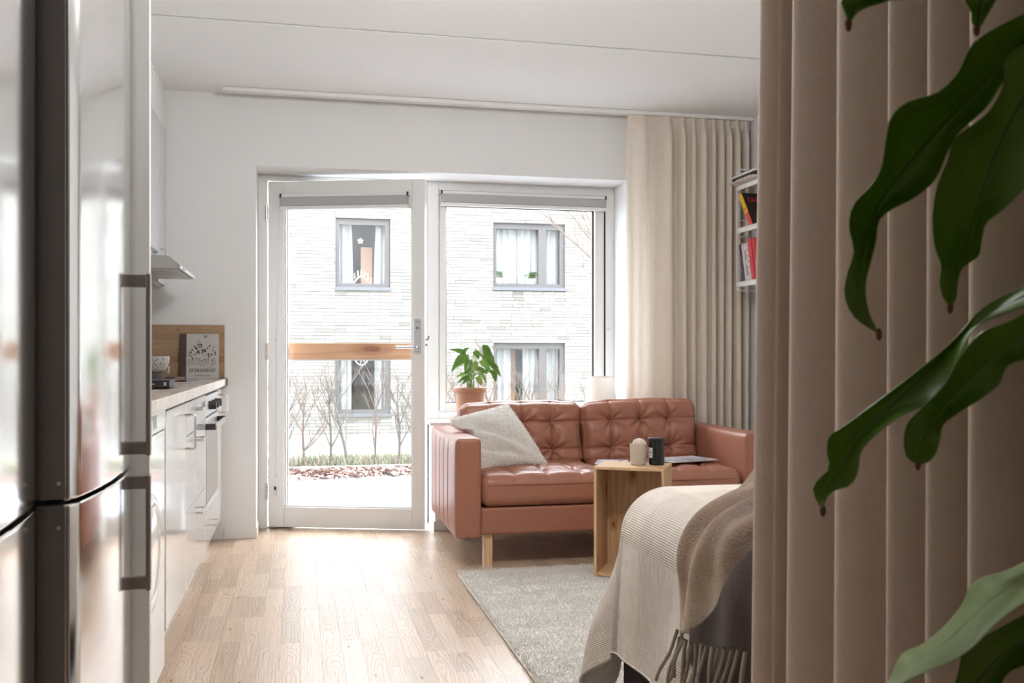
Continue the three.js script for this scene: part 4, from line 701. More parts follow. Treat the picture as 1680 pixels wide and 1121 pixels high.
// ---------------------------------------------------------------- wire shelf with books
{
  const xf = 2.575, xw = 2.765, dF = 5.365, dN = 4.80, t = thing('wall_shelf', 'white wire-sided wall shelf with three boards', 'shelf', [2.67, 1.45, 5.08]);
  const wm = std(new THREE.Color().setRGB(.82, .81, .80), .4);
  for (const d of [dF - .004, dN]) {
    const lad = part('ladder_side', wire([V(xw, 1.435, d), V(xf + .012, 1.435, d), V(xf + .004, 1.445, d), V(xf + .004, 2.158, d), V(xf + .012, 2.168, d), V(xw, 2.168, d)], .0032, 6), wm, t);
    for (const y of [1.56, 1.66, 1.76, 1.86, 1.95, 2.02, 2.115, 2.145]) part('rung', cyl(V(xf + .004, y, d), V(xw, y, d), .0022, .0022, 6), wm, lad);
    part('back_wire', cyl(V(xw - .002, 1.435, d), V(xw - .002, 2.168, d), .003, .003, 6), wm, lad);
  }
  for (const y of [1.486, 1.808, 2.066]) part('shelf_board', [B([xf - .002, xw], [y - .004, y], [dN - .01, dF - .008], .001), B([xf - .002, xf + .003], [y - .032, y], [dN - .01, dF - .008], .0015), B([xw - .004, xw], [y - .03, y], [dN - .01, dF - .008], .001)], wm, t);
  // books: spine towards the room, leaning to the far end
  const book = (label, color, d, y, thk, h, w, lean, pages = M.paper, over = 0, extra) => {
    const b = thing('book', label, 'book', [xf + .012, y, d]), x0 = xf + .012 - over, cm = std(color, .5);
    part('page_block', B([x0 + .003, x0 + w - .003], [y + .003, y + h - .003], [d + .0025, d + thk - .0025], .001), pages, b);
    part('front_cover', B([x0, x0 + w], [y, y + h], [d, d + .0022], .0005), extra?.front ?? cm, b); part('back_cover', B([x0, x0 + w], [y, y + h], [d + thk - .0022, d + thk], .0005), cm, b);
    part('spine', B([x0 - .001, x0 + .002], [y, y + h], [d, d + thk], .0005), extra?.spine ?? cm, b);
    extra?.more?.(b, x0, y, d, thk, h, w); b.rotation.x = -lean; return b;
  };
  const C = (r, g, b) => new THREE.Color().setRGB(r, g, b), y0 = 1.4866;
  book('dark purple book at the end of the lowest shelf row', C(.10, .07, .11), 5.268, y0, .024, .235, .17, .26);
  book('white book with grey spine leaning on the purple book', C(.62, .60, .60), 5.240, y0, .022, .235, .165, .25);
  book('slim white book with black spine lettering on the lowest shelf', C(.74, .73, .72), 5.212, y0, .022, .225, .16, .25, M.paper, 0, { more: (b, x0, y, d, k, h) => part('spine_mark', [B([x0 - .0014, x0 - .0009], [y + .03, y + .10], [d + .006, d + .014], 0), B([x0 - .0014, x0 - .0009], [y + .13, y + .19], [d + .006, d + .014], 0)], M.dark, b) });
  book('cream book with red dotted spine on the lowest shelf', C(.72, .62, .58), 5.184, y0, .020, .235, .16, .25, M.paper, 0, { more: (b, x0, y, d, k, h) => { for (let i = 0; i < 5; i++) part('spine_mark', B([x0 - .0014, x0 - .0009], [y + .04 + i * .035, y + .055 + i * .035], [d + .005, d + .013], 0), std(C(.55, .06, .06), .5), b); } });
  book('pink red book standing near the middle of the lowest shelf', C(.62, .07, .09), 5.140, y0, .035, .255, .17, .24);
  book('red paperback at the near side of the lowest shelf row', C(.55, .05, .06), 5.10, y0, .03, .25, .17, .22);
  // the cookbook with the two-colour spine
  const cov = canvasTex(256, 320, (x, w, h) => { x.fillStyle = '#1c1817'; x.fillRect(0, 0, w, h); x.fillStyle = '#b3202c'; x.font = 'bold 62px sans-serif'; x.fillText('TAPAS', 24, 90, 210); x.fillStyle = '#c9c4bd'; x.beginPath(); x.ellipse(170, 210, 95, 78, 0, 0, 6.3); x.fill(); x.fillStyle = '#5a2a1c'; x.beginPath(); x.ellipse(172, 212, 70, 56, 0, 0, 6.3); x.fill(); x.fillStyle = '#c9a13a'; x.beginPath(); x.ellipse(160, 170, 34, 14, .3, 0, 6.3); x.fill(); x.fillStyle = '#7c1d1a'; x.beginPath(); x.ellipse(185, 222, 26, 18, .3, 0, 6.3); x.fill(); });
  book('black cookbook with yellow and red spine leaning on the middle shelf', C(.03, .026, .026), 5.16, 1.8085, .034, .255, .185, .62, M.paper, .004, {
    more: (b, x0, y, d, k, h, w) => {
      part('spine_band', B([x0 - .003, x0 + .001], [y + h * .42, y + h + .001], [d - .0005, d + k], .0005), std(C(.85, .48, .03), .5), b); part('spine_band', B([x0 - .003, x0 + .001], [y - .0005, y + h * .42], [d - .0005, d + k], .0005), std(C(.72, .08, .07), .5), b);
      part('spine_emblem', B([x0 - .0036, x0 - .0028], [y + h * .50, y + h * .60], [d + .008, d + .026], 0), std(C(.75, .25, .03), .5), b);
      const f = new THREE.PlaneGeometry(w - .004, h - .004); f.translate(x0 + w / 2, y + h / 2, -(d - .0008)); part('cover_print', f, std(0xffffff, .45, { map: cov }), b);
    } });
  // magazines lying flat on the top board
  let y = 2.0665; [['pale magazine at the bottom of the flat stack on the top shelf', .012, C(.62, .55, .50), 0], ['black hardback lying in the flat stack on the top shelf', .022, C(.025, .022, .022), .012], ['white folio lying topmost on the flat stack on the top shelf', .014, C(.72, .71, .70), -.008]].forEach(([label, h, col, sh], i) => {
    const b = thing('flat_book', label, 'book', [2.65, y, 5.23]), cm = std(col, .5), a = 2.528 + sh + .01 * i;
    part('page_block', B([a + .003, a + .225], [y + .002, y + h - .002], [5.05, 5.352], .001), M.paper, b); part('cover', [B([a, a + .228], [y + h - .002, y + h], [5.045, 5.356], .0005), B([a, a + .228], [y, y + .002], [5.045, 5.356], .0005), B([a, a + .002], [y, y + h], [5.045, 5.356], .0005)], cm, b);
    if (i === 1) part('spine_lettering', [0, 1, 2, 3, 4, 5].map(k => B([a - .0008, a + .0004], [y + .008, y + .014], [5.12 + k * .035, 5.14 + k * .035], 0)), M.paper, b);
    y += h + .0006;
  });
}
// ---------------------------------------------------------------- bed
const bed = { xs: 1.01, ds: 2.51, r: .14, top: .675 };
function bedPoint(a, b, lift = 0) { // cloth laid over the bed: a inward from the long side, b inward from the foot; negative hangs
  const { xs, ds, r, top } = bed, ea = Math.max(0, -a), eb = Math.max(0, -b), e = Math.hypot(ea, eb), arc = r * Math.PI / 2, R = r + lift;
  const bx = xs + Math.max(a, 0), bd = ds - Math.max(b, 0), crown = .022 * sstep(0, .35, Math.min(a, b)) + .008 * (n3(a * 4, b * 4, 2) - .5);
  if (e === 0) return V(bx, top + crown + lift, bd);
  const dx = -ea / e, dd = eb / e, phi = Math.atan2(eb, ea);
  let out, drop; if (e < arc) { out = R * Math.sin(e / r); drop = r - r * Math.cos(e / r) ; drop -= lift * Math.cos(e / r); } else {
    const q = e - arc, cor = Math.sin(2 * phi); // folds gather at the corner
    let fl = .05 + .16 * cor; out = R + fl * q + sstep(0, .3, q) * (.030 * cor * Math.sin(phi * 11 + .6) + .010 * Math.sin((a > 0 ? a : b) * 17 + 1) + .006 * Math.sin((b - a) * 9)); drop = r + q * Math.sqrt(1 - Math.min(.9, fl * fl)); }
  return V(bx + dx * out, Math.max(.022, top - drop + crown * .3), bd + dd * out);
}
{
  const t = thing('bed', 'bed with dark upholstered base partly covered by a coverlet', 'bed', [1.6, 0, 1.6]);
  part('base_box', B([.905, 2.3], [.05, .36], [.55, 2.62], .012, 0, 3), std(new THREE.Color().setRGB(.018, .011, .012), .9, { bumpMap: rep(linenBump, 4, 4), bumpScale: .001 }), t);
  part('mattress', B([.915, 2.29], [.36, .64], [.56, 2.60], .05, 0, 4), M.paper, t);
  for (const [x, d] of [[1.0, 2.5], [2.2, 2.5], [1.0, .65], [2.2, .65]]) part('leg', B([x - .025, x + .025], [d > 2 ? .0215 : 0, .05], [d - .025, d + .025], .003), M.oakLeg, t);
}
{
  const rib = (u, v) => { // woven bands of fine cords
    const bandU = sstep(.42, .44, (u * 3.0) % 1) * sstep(.98, .96, (u * 3.0) % 1), bandV = sstep(.38, .40, (v * 2.6 + .12) % 1) * sstep(.92, .90, (v * 2.6 + .12) % 1);
    return [bandU, bandV];
  };
  const N = 1024, size = 1.2;
  const bump = tex(N, N, (u, v) => { const [p, q] = rib(u, v); return .45 + .35 * q * Math.sin(v * 6.2832 * 150) + .25 * p * Math.sin(u * 6.2832 * 190) + .12 * (fbm(u * 90, v * 90, 90, 90, 2, 3) - .5); }, false);
  const map = tex(N, N, (u, v) => { const [p, q] = rib(u, v), s = .5 + .5 * Math.sin(v * 6.2832 * 150), s2 = .5 + .5 * Math.sin(u * 6.2832 * 190); let c = mixc(S(219, 210, 201), S(199, 187, 177), clamp((fbm(u * 60, v * 60, 60, 60, 3, 2) - .3))); c = mixc(c, S(178, 163, 153), q * .34 * s); return mixc(c, S(182, 167, 157), p * .28 * s2); });
  const mat = std(0xffffff, .95, { map: rep(map, 1 / size, 1 / size), bumpMap: rep(bump, 1 / size, 1 / size), bumpScale: .0022, side: THREE.DoubleSide });
  const A0 = -.535, A1 = .95, B0 = -.535, B1 = 1.9;
  const g = grid(150, 240, (u, v) => bedPoint(lerp(A0, A1, u), lerp(B0, B1, v)), (u, v) => [lerp(A0, A1, u), lerp(B0, B1, v)]);
  { const ix = g.index.array; for (let i = 0; i < ix.length; i += 3) { const q = ix[i]; ix[i] = ix[i + 1]; ix[i + 1] = q; } g.computeVertexNormals(); }
  const t = thing('coverlet', 'pale ribbed cotton coverlet draped over the bed corner', 'bedspread', [1.4, .5, 1.9]);
  part('cloth', thick(g, .0025), mat, t);
  part('hem', [tube(Array.from({ length: 40 }, (_, i) => bedPoint(A0, lerp(B0, 1.4, i / 39))), .0035, 120, 6), tube(Array.from({ length: 30 }, (_, i) => bedPoint(lerp(A0, .8, i / 29), B0)), .0035, 90, 6)], mat, t);
}
{
  const map = tex(1024, 1024, (u, v) => {
    const w = .5 + .5 * Math.sin((u + v) * 6.2832 * 200), n = fbm(u * 5, v * 5, 5, 5, 4, 3), hair = fbm(u * 120, v * 60, 120, 60, 3, 6);
    const bands = [[S(204, 186, 166), 0], [S(198, 180, 160), .33], [S(112, 103, 97), .44], [S(88, 81, 77), .57], [S(134, 112, 96), .72], [S(164, 140, 118), .85], [S(190, 168, 146), 1]];
    const q = (((v + .30 * (n - .5)) % 1) + 1) % 1; let c = bands[0][0]; for (let i = 0; i + 1 < bands.length; i++) if (q >= bands[i][1]) c = mixc(bands[i][0], bands[i + 1][0], sstep(bands[i][1], bands[i + 1][1], q));
    const dk = sstep(.70, .72, u) * .0; c = mixc(c, S(74, 58, 52), .30 * w * (.4 + hair)); return mixc(c, S(226, 212, 196), .25 * hair);
  });
  const mk = (m) => phy(0xffffff, 1, { map: m, bumpMap: rep(fineNoise, 6, 6), bumpScale: .002, side: THREE.DoubleSide, sheen: .35, sheenColor: new THREE.Color(.8, .72, .64) });
  const wool = mk(map), t = thing('wool_throw', 'grey brown wool throw with long fringe draped over the coverlet', 'throw', [1.1, .5, 2.0]);
  // far edge of the throw, as inward distance b for each a
  const far = a => a > .35 ? -.02 : a > -.08 ? lerp(.40, .03, sstep(-.08, .32, a)) : lerp(.47, .40, sstep(-.36, -.08, a));
  const fold = (a, b) => { const k = b - far(a), lo = 1 - .75 * sstep(.50, .64, b) * sstep(-.10, -.2, a); return .008 + lo * (.006 + sstep(0, .06, k) * (.034 * (.5 + .5 * Math.sin(k * 26 - a * 10 + 1)) + .020 * (.5 + .5 * Math.sin(k * 55 - a * 24 + 2))) + .035 * sstep(-.05, .12, a) * sstep(.02, .12, k) + .012 * n3(a * 12, b * 12, 3)); };
  const P = (u, v, extra = 0) => { const a = lerp(.62, -.345 + .03 * Math.sin(v * 9), u), b = lerp(far(a), 1.25, v); return bedPoint(a, b, fold(a, b) + extra); };
  const g = grid(110, 120, (u, v) => P(u, v), (u, v) => [v * 1.1 + .1, u * 1.0 + .12 * v]);
  part('cloth', thick(g, .006), wool, t);
  const cord = std(new THREE.Color().setRGB(.76, .67, .58), 1, { bumpMap: rep(fineNoise, 2, 20), bumpScale: .002 });
  const r = rng(17);
  // cords follow the side of the bed downwards
  const fringe = (a, b, L, sway, lift, to) => { const pts = [], p = r() * 6; for (let i = 0; i <= 6; i++) { const q = i / 6; pts.push(bedPoint(a - L * q, b + sway * q + .008 * Math.sin(q * 5 + p), lift + .004 * Math.sin(q * 7 + p) + .006 * q)); } part('fringe_tassel', tube(pts, .0046, 16, 6), cord, to); };
  for (let i = 0; i < 15; i++) { const a = -.335, b = far(a) + .004 + i / 14 * .36; fringe(a, b, .10 + .05 * r(), -.07 + .06 * r(), fold(a, b) * .7 + .008 + .008 * r(), t); }
  // the dark reverse of a turned-back corner, lying over the side
  const dark = tex(512, 512, (u, v) => { const w = .5 + .5 * Math.sin((u + v) * 6.2832 * 44); return mixc(mixc(S(62, 44, 40), S(118, 98, 88), Math.pow(w, 2.2) * .8), S(40, 28, 26), fbm(u * 5, v * 5, 5, 5, 3, 2) * .5); });
  const dm = mk(dark), line = v => lerp(-.30, -.02, sstep(0, .85, v)); // upper edge of the flap in a
  const Q = (u, v, ex = 0) => { const b = lerp(.575, .97, v), a = lerp(line(v), -.37 - .14 * sstep(.0, .5, v), u); return bedPoint(a, b, .046 - .012 * sstep(.5, .9, v) + .006 * Math.sin(v * 16) + ex); };
  const flap = part('turned_corner', thick(grid(40, 60, (u, v) => Q(u, v), (u, v) => [v, u * .6]), .005), dm, t); flap.userData.label = 'dark brown twill reverse of the throw';
  for (let i = 0; i < 11; i++) { const v = .05 + i / 10 * .7, b = lerp(.575, .97, v); fringe(lerp(line(v), -.30, .8) - .02, b, .15 + .06 * r(), -.07 + .09 * r(), .062, flap); }
  // a grey fluffy blanket end further up the bed
  const bl = thing('grey_blanket', 'rumpled grey fluffy blanket lying behind the throw on the bed', 'blanket', [1.35, .7, 2.2]);
  part('cloth', thick(grid(60, 60, (u, v) => { const a = lerp(.24, .9, u), b = lerp(.03, .7, v); const e = Math.min(1, 8 * Math.min(u, 1 - u, v, 1 - v)); return bedPoint(a, b, .03 + .075 * Math.sqrt(e) + .03 * n3(a * 16, b * 16, 6) * e); }, (u, v) => [u * .7, v * .7]), .004), phy(0xffffff, 1, { map: rep(tex(256, 256, (u, v) => mixc(S(190, 184, 182), S(104, 98, 98), clamp(.5 + 2.4 * (fbm(u * 30, v * 60, 30, 60, 3, 2) - .5)))), 3, 3), bumpMap: rep(fineNoise, 5, 5), bumpScale: .004 }), bl);
}
// ---------------------------------------------------------------- big foreground plant
{
  const c = Math.cos(YAW), s = Math.sin(YAW), at = (px, py, z) => { const xc = (px - 840) / 1572 * z, yc = -(py - 584) / 1572 * z; return new THREE.Vector3(xc * c + z * s, EYE + yc, -(z * c - xc * s)); };
  const t = thing('tall_houseplant', 'tall houseplant with long dark wavy leaves in front of the taupe curtain', 'houseplant', [.52, 0, .34]);
  const base = V(.52, 0, .34);
  part('pot', lathe([[0, 0], [.10, 0], [.105, .006], [.135, .24], [.138, .25], [.13, .25], [.125, .235], [0, .23]], .52, .0005, .34, 40), M.terracotta, t);
  part('soil', lathe([[0, .236], [.124, .236]], .52, 0, .34, 24), M.soil, t);
  const vein = tex(256, 256, (u, v) => { const m = Math.abs(u - .5), a = Math.abs((((v * 9 - m * 5) % 1) + 1) % 1 - .5); return mixc(mixc(S(112, 150, 26), S(88, 126, 20), clamp(fbm(u * 8, v * 8, 8, 8, 3, 3))), S(48, 72, 14), sstep(.022, .006, m) * .8 + .0 * a); });
  const rim = tex(256, 256, (u, v) => .5 + .0 * u, false);
  const mat = phy(0xffffff, .34, { map: vein, transmission: .4, thickness: 0, side: THREE.DoubleSide, specularIntensity: .8 });
  const tipM = std(new THREE.Color().setRGB(.16, .06, .03), .8), trunkM = std(new THREE.Color().setRGB(.16, .12, .06), .8);
  const trunkTop = V(.60, 1.72, .44); const trunk = [V(.52, .23, .34), V(.54, .8, .36), V(.58, 1.35, .40), trunkTop];
  part('trunk', tube(trunk, .013, 40, 8), trunkM, t);
  const curve = pts => new THREE.CatmullRomCurve3(pts.map(p => new THREE.Vector3(p[0], p[1], 0)), false, 'centripetal');
  // left edge, right edge, midrib as pixels from root to tip; depth at root and tip; how far the blade cups
  function leaf(Lp, Rp, Mp, z0, z1, cup, tw = 0) {
    const l = curve(Lp), r = curve(Rp), m = curve(Mp), N = 46;
    const lp = l.getSpacedPoints(N), rp = r.getSpacedPoints(N), mp = m.getSpacedPoints(N);
    const g = grid(12, N, (u, v) => { const i = Math.round(v * N), z = lerp(z0, z1, v), k = u * 2 - 1, e = k < 0 ? lp[i] : rp[i], q = Math.abs(k); const x = lerp(mp[i].x, e.x, q), y = lerp(mp[i].y, e.y, q); return at(x, y, z + cup * (1 - q * q) * Math.sin(Math.PI * Math.min(1, v * 1.05)) + tw * k * (1 - v * .5) + .004 * Math.sin(v * 14 + k) * q); }, (u, v) => [u, v]);
    const lf = part('leaf', thick(g, .0011), mat, t);
    const rt = at(mp[0].x, mp[0].y, z0); part('petiole', tube([trunkTop.clone().lerp(V(.56, 1.1, .38), clamp((1.75 - rt.y) / 1.2)), rt.clone().lerp(trunkTop, .4).add(new THREE.Vector3(.02, .04, 0)), rt], .0045, 20, 6), M.stem, lf);
    part('midrib', tube(mp.filter((_, i) => i % 5 === 0).map((p, i, A) => at(p.x, p.y, lerp(z0, z1, i / (A.length - 1)) + cup * Math.sin(Math.PI * Math.min(1, i / (A.length - 1) * 1.05)) - .0008)), .0016, 30, 5), std(new THREE.Color().setRGB(.03, .05, .015), .5), lf);
    const tp = at(mp[N].x, mp[N].y, z1); part('dry_tip', (() => { const q = new THREE.SphereGeometry(.0045, 10, 8); q.scale(.8, 1.6, .6); q.translate(tp.x, tp.y, tp.z); return q; })(), tipM, lf);
  }
  leaf([[1740, -5], [1680, 22], [1612, 58], [1590, 78], [1570, 120], [1540, 150], [1487, 168], [1462, 190], [1453, 225], [1445, 275], [1428, 305], [1398, 338], [1392, 370], [1400, 412], [1388, 455], [1385, 485], [1400, 520], [1442, 549]], [[1760, 60], [1690, 90], [1650, 130], [1620, 175], [1570, 222], [1555, 250], [1535, 295], [1500, 325], [1462, 345], [1443, 362], [1438, 395], [1428, 435], [1420, 470], [1424, 510], [1442, 549]], [[1750, 25], [1680, 68], [1600, 150], [1540, 212], [1480, 280], [1440, 335], [1420, 400], [1405, 470], [1415, 520], [1442, 549]], .86, 1.08, .030, .01);
  leaf([[1700, 60], [1650, 95], [1645, 140], [1620, 185], [1585, 212], [1562, 232], [1556, 258], [1536, 310], [1529, 365], [1534, 410], [1543, 435], [1541, 470], [1548, 492], [1559, 505]], [[1760, 200], [1720, 270], [1679, 312], [1645, 345], [1618, 368], [1611, 395], [1606, 420], [1580, 440], [1572, 465], [1568, 490], [1559, 505]], [[1720, 110], [1680, 160], [1640, 235], [1610, 320], [1585, 400], [1560, 460], [1559, 505]], .88, 1.03, .018, 0);
  leaf([[1740, 440], [1680, 470], [1610, 508], [1560, 562], [1500, 612], [1430, 665], [1380, 702], [1360, 715], [1356, 742], [1360, 768], [1340, 788], [1333, 803], [1340, 822], [1350, 838]], [[1745, 480], [1690, 500], [1600, 540], [1578, 580], [1560, 620], [1525, 660], [1478, 684], [1440, 712], [1413, 742], [1408, 775], [1395, 797], [1370, 805], [1356, 818], [1350, 838]], [[1742, 460], [1680, 486], [1600, 535], [1540, 592], [1470, 660], [1400, 732], [1372, 780], [1352, 812], [1350, 838]], .93, 1.10, .012, -.015);
  leaf([[1720, 490], [1660, 525], [1610, 545], [1575, 585], [1545, 635], [1505, 675], [1488, 695], [1482, 720], [1486, 748], [1496, 758], [1506, 762]], [[1760, 540], [1700, 585], [1655, 600], [1640, 630], [1610, 655], [1570, 680], [1548, 698], [1542, 725], [1535, 745], [1522, 758], [1506, 762]], [[1740, 515], [1670, 560], [1610, 600], [1560, 650], [1525, 700], [1508, 740], [1506, 762]], .88, 1.05, .016, .0);
  leaf([[1790, 870], [1720, 905], [1650, 938], [1600, 955], [1575, 1000], [1520, 1055], [1480, 1075], [1466, 1105], [1455, 1128], [1440, 1160]], [[1800, 930], [1740, 960], [1690, 985], [1640, 1020], [1600, 1060], [1565, 1085], [1530, 1100], [1490, 1118], [1462, 1140], [1440, 1160]], [[1795, 900], [1730, 930], [1680, 950], [1610, 1000], [1560, 1050], [1510, 1085], [1470, 1120], [1440, 1160]], .84, 1.0, -.005, -.11);
  leaf([[1780, 960], [1720, 990], [1640, 1030], [1580, 1070], [1572, 1100], [1560, 1140], [1540, 1200]], [[1790, 1060], [1740, 1080], [1690, 1090], [1655, 1105], [1630, 1150], [1600, 1190], [1540, 1200]], [[1785, 1000], [1720, 1035], [1650, 1070], [1605, 1115], [1570, 1160], [1540, 1200]], .90, 1.02, .012, .0);
  leaf([[1500, -60], [1460, -30], [1400, -10], [1380, 0], [1388, 28], [1392, 40]], [[1530, -40], [1500, -8], [1450, 4], [1420, 14], [1405, 22], [1392, 40]], [[1515, -50], [1470, -22], [1420, 0], [1400, 14], [1392, 40]], .84, .90, .006, 0);
  leaf([[1600, -70], [1585, -30], [1582, 0], [1592, 20], [1594, 38], [1602, 48]], [[1660, -60], [1645, -20], [1632, 5], [1622, 22], [1612, 38], [1602, 48]], [[1630, -65], [1615, -20], [1607, 10], [1604, 30], [1602, 48]], .90, .93, .008, 0);
}
// ---------------------------------------------------------------- outside
{
  const GY = -.10, KD = 9.35; // pavement level, kerb line
  structure('pavement', B([-14, 18], [GY - .2, GY], [WD + WT + .001, KD], 0), std(0xffffff, .95, { map: rep(tex(512, 512, (u, v) => mixc(S(142, 142, 145), S(112, 112, 115), clamp(.4 + 1.8 * (fbm(u * 90, v * 90, 90, 90, 3, 2) - .5) + .9 * (fbm(u * 6, v * 6, 6, 6, 3, 5) - .5)))), .5, .5) }), 'pale asphalt path outside the garden door', 'path');
  structure('kerb', B([-14, 18], [GY - .2, GY + .055], [KD + .18, KD + .27], .01), std(0xffffff, .95, { map: rep(tex(128, 128, (u, v) => mixc(S(132, 130, 124), S(92, 94, 82), clamp(fbm(u * 30, v * 30, 30, 30, 3, 2)))), 2, 2) }), 'low weathered stone kerb along the path', 'kerb');
  const slope = d => d < KD + .5 ? GY + .03 : lerp(GY + .03, -1.02, clamp((d - KD - .5) / (21.4 - KD - .5)));
  structure('lawn_ground', grid(40, 40, (u, v) => { const d = lerp(KD + .17, 21.6, v); return V(lerp(-14, 18, u), slope(d) - (d < KD + .26 ? .08 : 0), d); }, (u, v) => [u * 32, v * 12]), std(0xffffff, 1, { map: rep(tex(512, 512, (u, v) => mixc(S(140, 144, 120), S(110, 106, 92), clamp(.4 + 2 * (fbm(u * 40, v * 40, 40, 40, 4, 2) - .5)))), .4, .4), side: THREE.DoubleSide }), 'sloping winter lawn behind the hedge', 'lawn');
  part('gutter_bed', B([-14, 18], [GY - .2, GY - .002], [KD, KD + .18], 0), std(new THREE.Color().setRGB(.12, .09, .08), 1)).userData = { kind: 'structure', label: 'dark gutter filled with leaves beside the kerb', category: 'gutter' };
  const r = rng(61);
  { // fallen leaves
    const g = grid(2, 2, (u, v) => new THREE.Vector3((u - .5) * .075 * (1 - Math.abs(v - .5) * 1.3), .012 * Math.cos(u * 3 + v * 4), (v - .5) * .11));
    const cols = [[.22, .125, .105], [.28, .18, .15], [.18, .11, .09], [.32, .23, .20]];
    cols.forEach(([a, b, e], k) => { const n = 2400, im = new THREE.InstancedMesh(g, std(new THREE.Color().setRGB(a, b, e), .9, { side: THREE.DoubleSide }), n), m = new THREE.Matrix4(); for (let i = 0; i < n; i++) { const w = r() * r(); m.compose(V(lerp(-2.5, 7, r()), GY + .012 + .03 * r() * (1 - w), KD + .17 - .62 * w), new THREE.Quaternion().setFromEuler(new THREE.Euler((r() - .5) * 1.3, r() * 6, (r() - .5) * 1.3)), new THREE.Vector3(1, 1, 1).multiplyScalar(.35 + .4 * r())); im.setMatrixAt(i, m); } im.name = numbered('fallen_leaves'); im.userData = { kind: 'stuff', label: ['rust brown fallen leaves along the kerb', 'tan fallen leaves along the kerb', 'dark brown fallen leaves along the kerb', 'pale fallen leaves along the kerb'][k], category: 'leaves' }; scene.add(im); });
  }
  { // grass and low ground cover behind the kerb
    const g = (() => { const q = new THREE.ConeGeometry(.010, .10, 3, 1, true); q.translate(0, .04, 0); return q; })();
    [[.20, .215, .135], [.15, .165, .105], [.22, .165, .135]].forEach(([a, b, e], k) => { const n = 4200, im = new THREE.InstancedMesh(g, std(new THREE.Color().setRGB(a, b, e), .9), n), m = new THREE.Matrix4(); for (let i = 0; i < n; i++) { const d = KD + .3 + 2.4 * r() * r(); m.compose(V(lerp(-2.5, 7.5, r()), slope(d), d), new THREE.Quaternion().setFromEuler(new THREE.Euler((r() - .5) * 1.2, r() * 6, (r() - .5) * 1.2)), new THREE.Vector3(1, .5 + 1.2 * r(), 1)); im.setMatrixAt(i, m); } im.name = numbered('ground_cover'); im.userData = { kind: 'stuff', label: ['light green grass below the hedge', 'deep green grass below the hedge', 'brown withered ground cover below the hedge'][k], category: 'grass' }; scene.add(im); });
  }
  // bare hedge shrubs
  const bark = [std(new THREE.Color().setRGB(.13, .112, .095), .9), std(new THREE.Color().setRGB(.16, .14, .122), .9), std(new THREE.Color().setRGB(.15, .112, .092), .9)];
  function shrub(x, d, h, seed, mat, rad = .02, label, name = 'bare_shrub', cat = 'shrub', lean = 0, group = 'leafless hedge shrubs along the kerb') {
    const q = rng(seed), gs = { stem: [], twig: [] };
    const grow = (p, dir, L, ra, lev) => {
      let a = p.clone(), v = dir.clone(), n = 3; for (let i = 0; i < n; i++) { v.add(new THREE.Vector3((q() - .5) * .28, .05, (q() - .5) * .28)).normalize(); const b = a.clone().addScaledVector(v, L / n), r0 = ra * (1 - i / n * .4), r1 = ra * (1 - (i + 1) / n * .4); gs[lev < 1 ? 'stem' : 'twig'].push(cyl(a, b, r0, r1, lev < 1 ? 6 : 4)); if (lev < 3) { const kids = lev === 0 ? 2 : lev === 1 ? 1 + (q() > .6 ? 1 : 0) : (q() > .5 ? 1 : 0); for (let k = 0; k < kids; k++) { const sd = new THREE.Vector3((q() - .5) * 1.9, .75 + q() * .5, (q() - .5) * .9).normalize(); grow(b, sd, L * (.42 + .25 * q()), r1 * .5, lev + 1); } } a = b; }
      if (lev < 2) for (let k = 0; k < 3; k++) grow(a, v.clone().add(new THREE.Vector3((q() - .5) * 1.5, .3, (q() - .5) * .8)).normalize(), L * (.35 + .2 * q()), ra * .35, lev + 1);
    };
    const t = thing(name, label, cat, [x, slope(d), d], group); grow(V(x, slope(d) - .03, d), new THREE.Vector3(lean + (q() - .5) * .2, 1, 0).normalize(), h * .72, rad, 0);
    part('stem', gs.stem, mat, t); part('twigs', gs.twig, mat, t); return t;
  }
  const xs = []; for (let x = -.35; x < 5.2; x += .215) xs.push(x + (r() - .5) * .09);
  xs.forEach((x, i) => shrub(x, KD + .42 + .1 * r(), (.78 + .16 * r()), 100 + i * 7, bark[i % 3], .013 + .006 * r(), 'leafless grey-brown hedge shrub with forked twigs behind the kerb'));
  { // tree whose branches reach in front of the facade
    const t = thing('bare_tree', 'bare tree branches reaching in front of the brick facade', 'tree', [7.4, slope(14), 14]), q = rng(5), gs = [];
    part('trunk', tube([V(7.4, slope(14) - .1, 14), V(7.35, 1, 14), V(7.1, 2.4, 14), V(7.2, 5.2, 14)], .09, 20, 8), bark[2], t);
    const br = (pts, r0) => { const n = pts.length; for (let i = 0; i + 1 < n; i++) gs.push(cyl(pts[i], pts[i + 1], r0 * (1 - i / n), r0 * (1 - (i + 1) / n), 5)); for (let i = 1; i < n; i++) for (let k = 0; k < 2; k++) { const a = pts[i], b = a.clone().add(new THREE.Vector3(-(.15 + .4 * q()), .25 + .4 * q(), (q() - .5) * .3)); gs.push(cyl(a, b, r0 * .35, r0 * .1, 4)); const e = b.clone().add(new THREE.Vector3((q() - .6) * .3, .3 * q(), 0)); gs.push(cyl(b, e, r0 * .12, r0 * .05, 4)); } };
    const P = (px, py, d) => { const xc = (px - 840) / 1572, yc = -(py - 584) / 1572, c = Math.cos(YAW), s = Math.sin(YAW), k = d / (c - xc * s); return V((xc * c + s) * k, EYE + yc * k, d); };
    br([P(1060, 500, 14), P(1010, 455, 13.9), P(975, 428, 13.8), P(950, 405, 13.7), P(926, 385, 13.6), P(912, 372, 13.6), P(905, 362, 13.6)], .022);
    br([P(1040, 470, 14), P(1000, 425, 14), P(975, 400, 14), P(955, 378, 14), P(938, 352, 14), P(925, 340, 14)], .018);
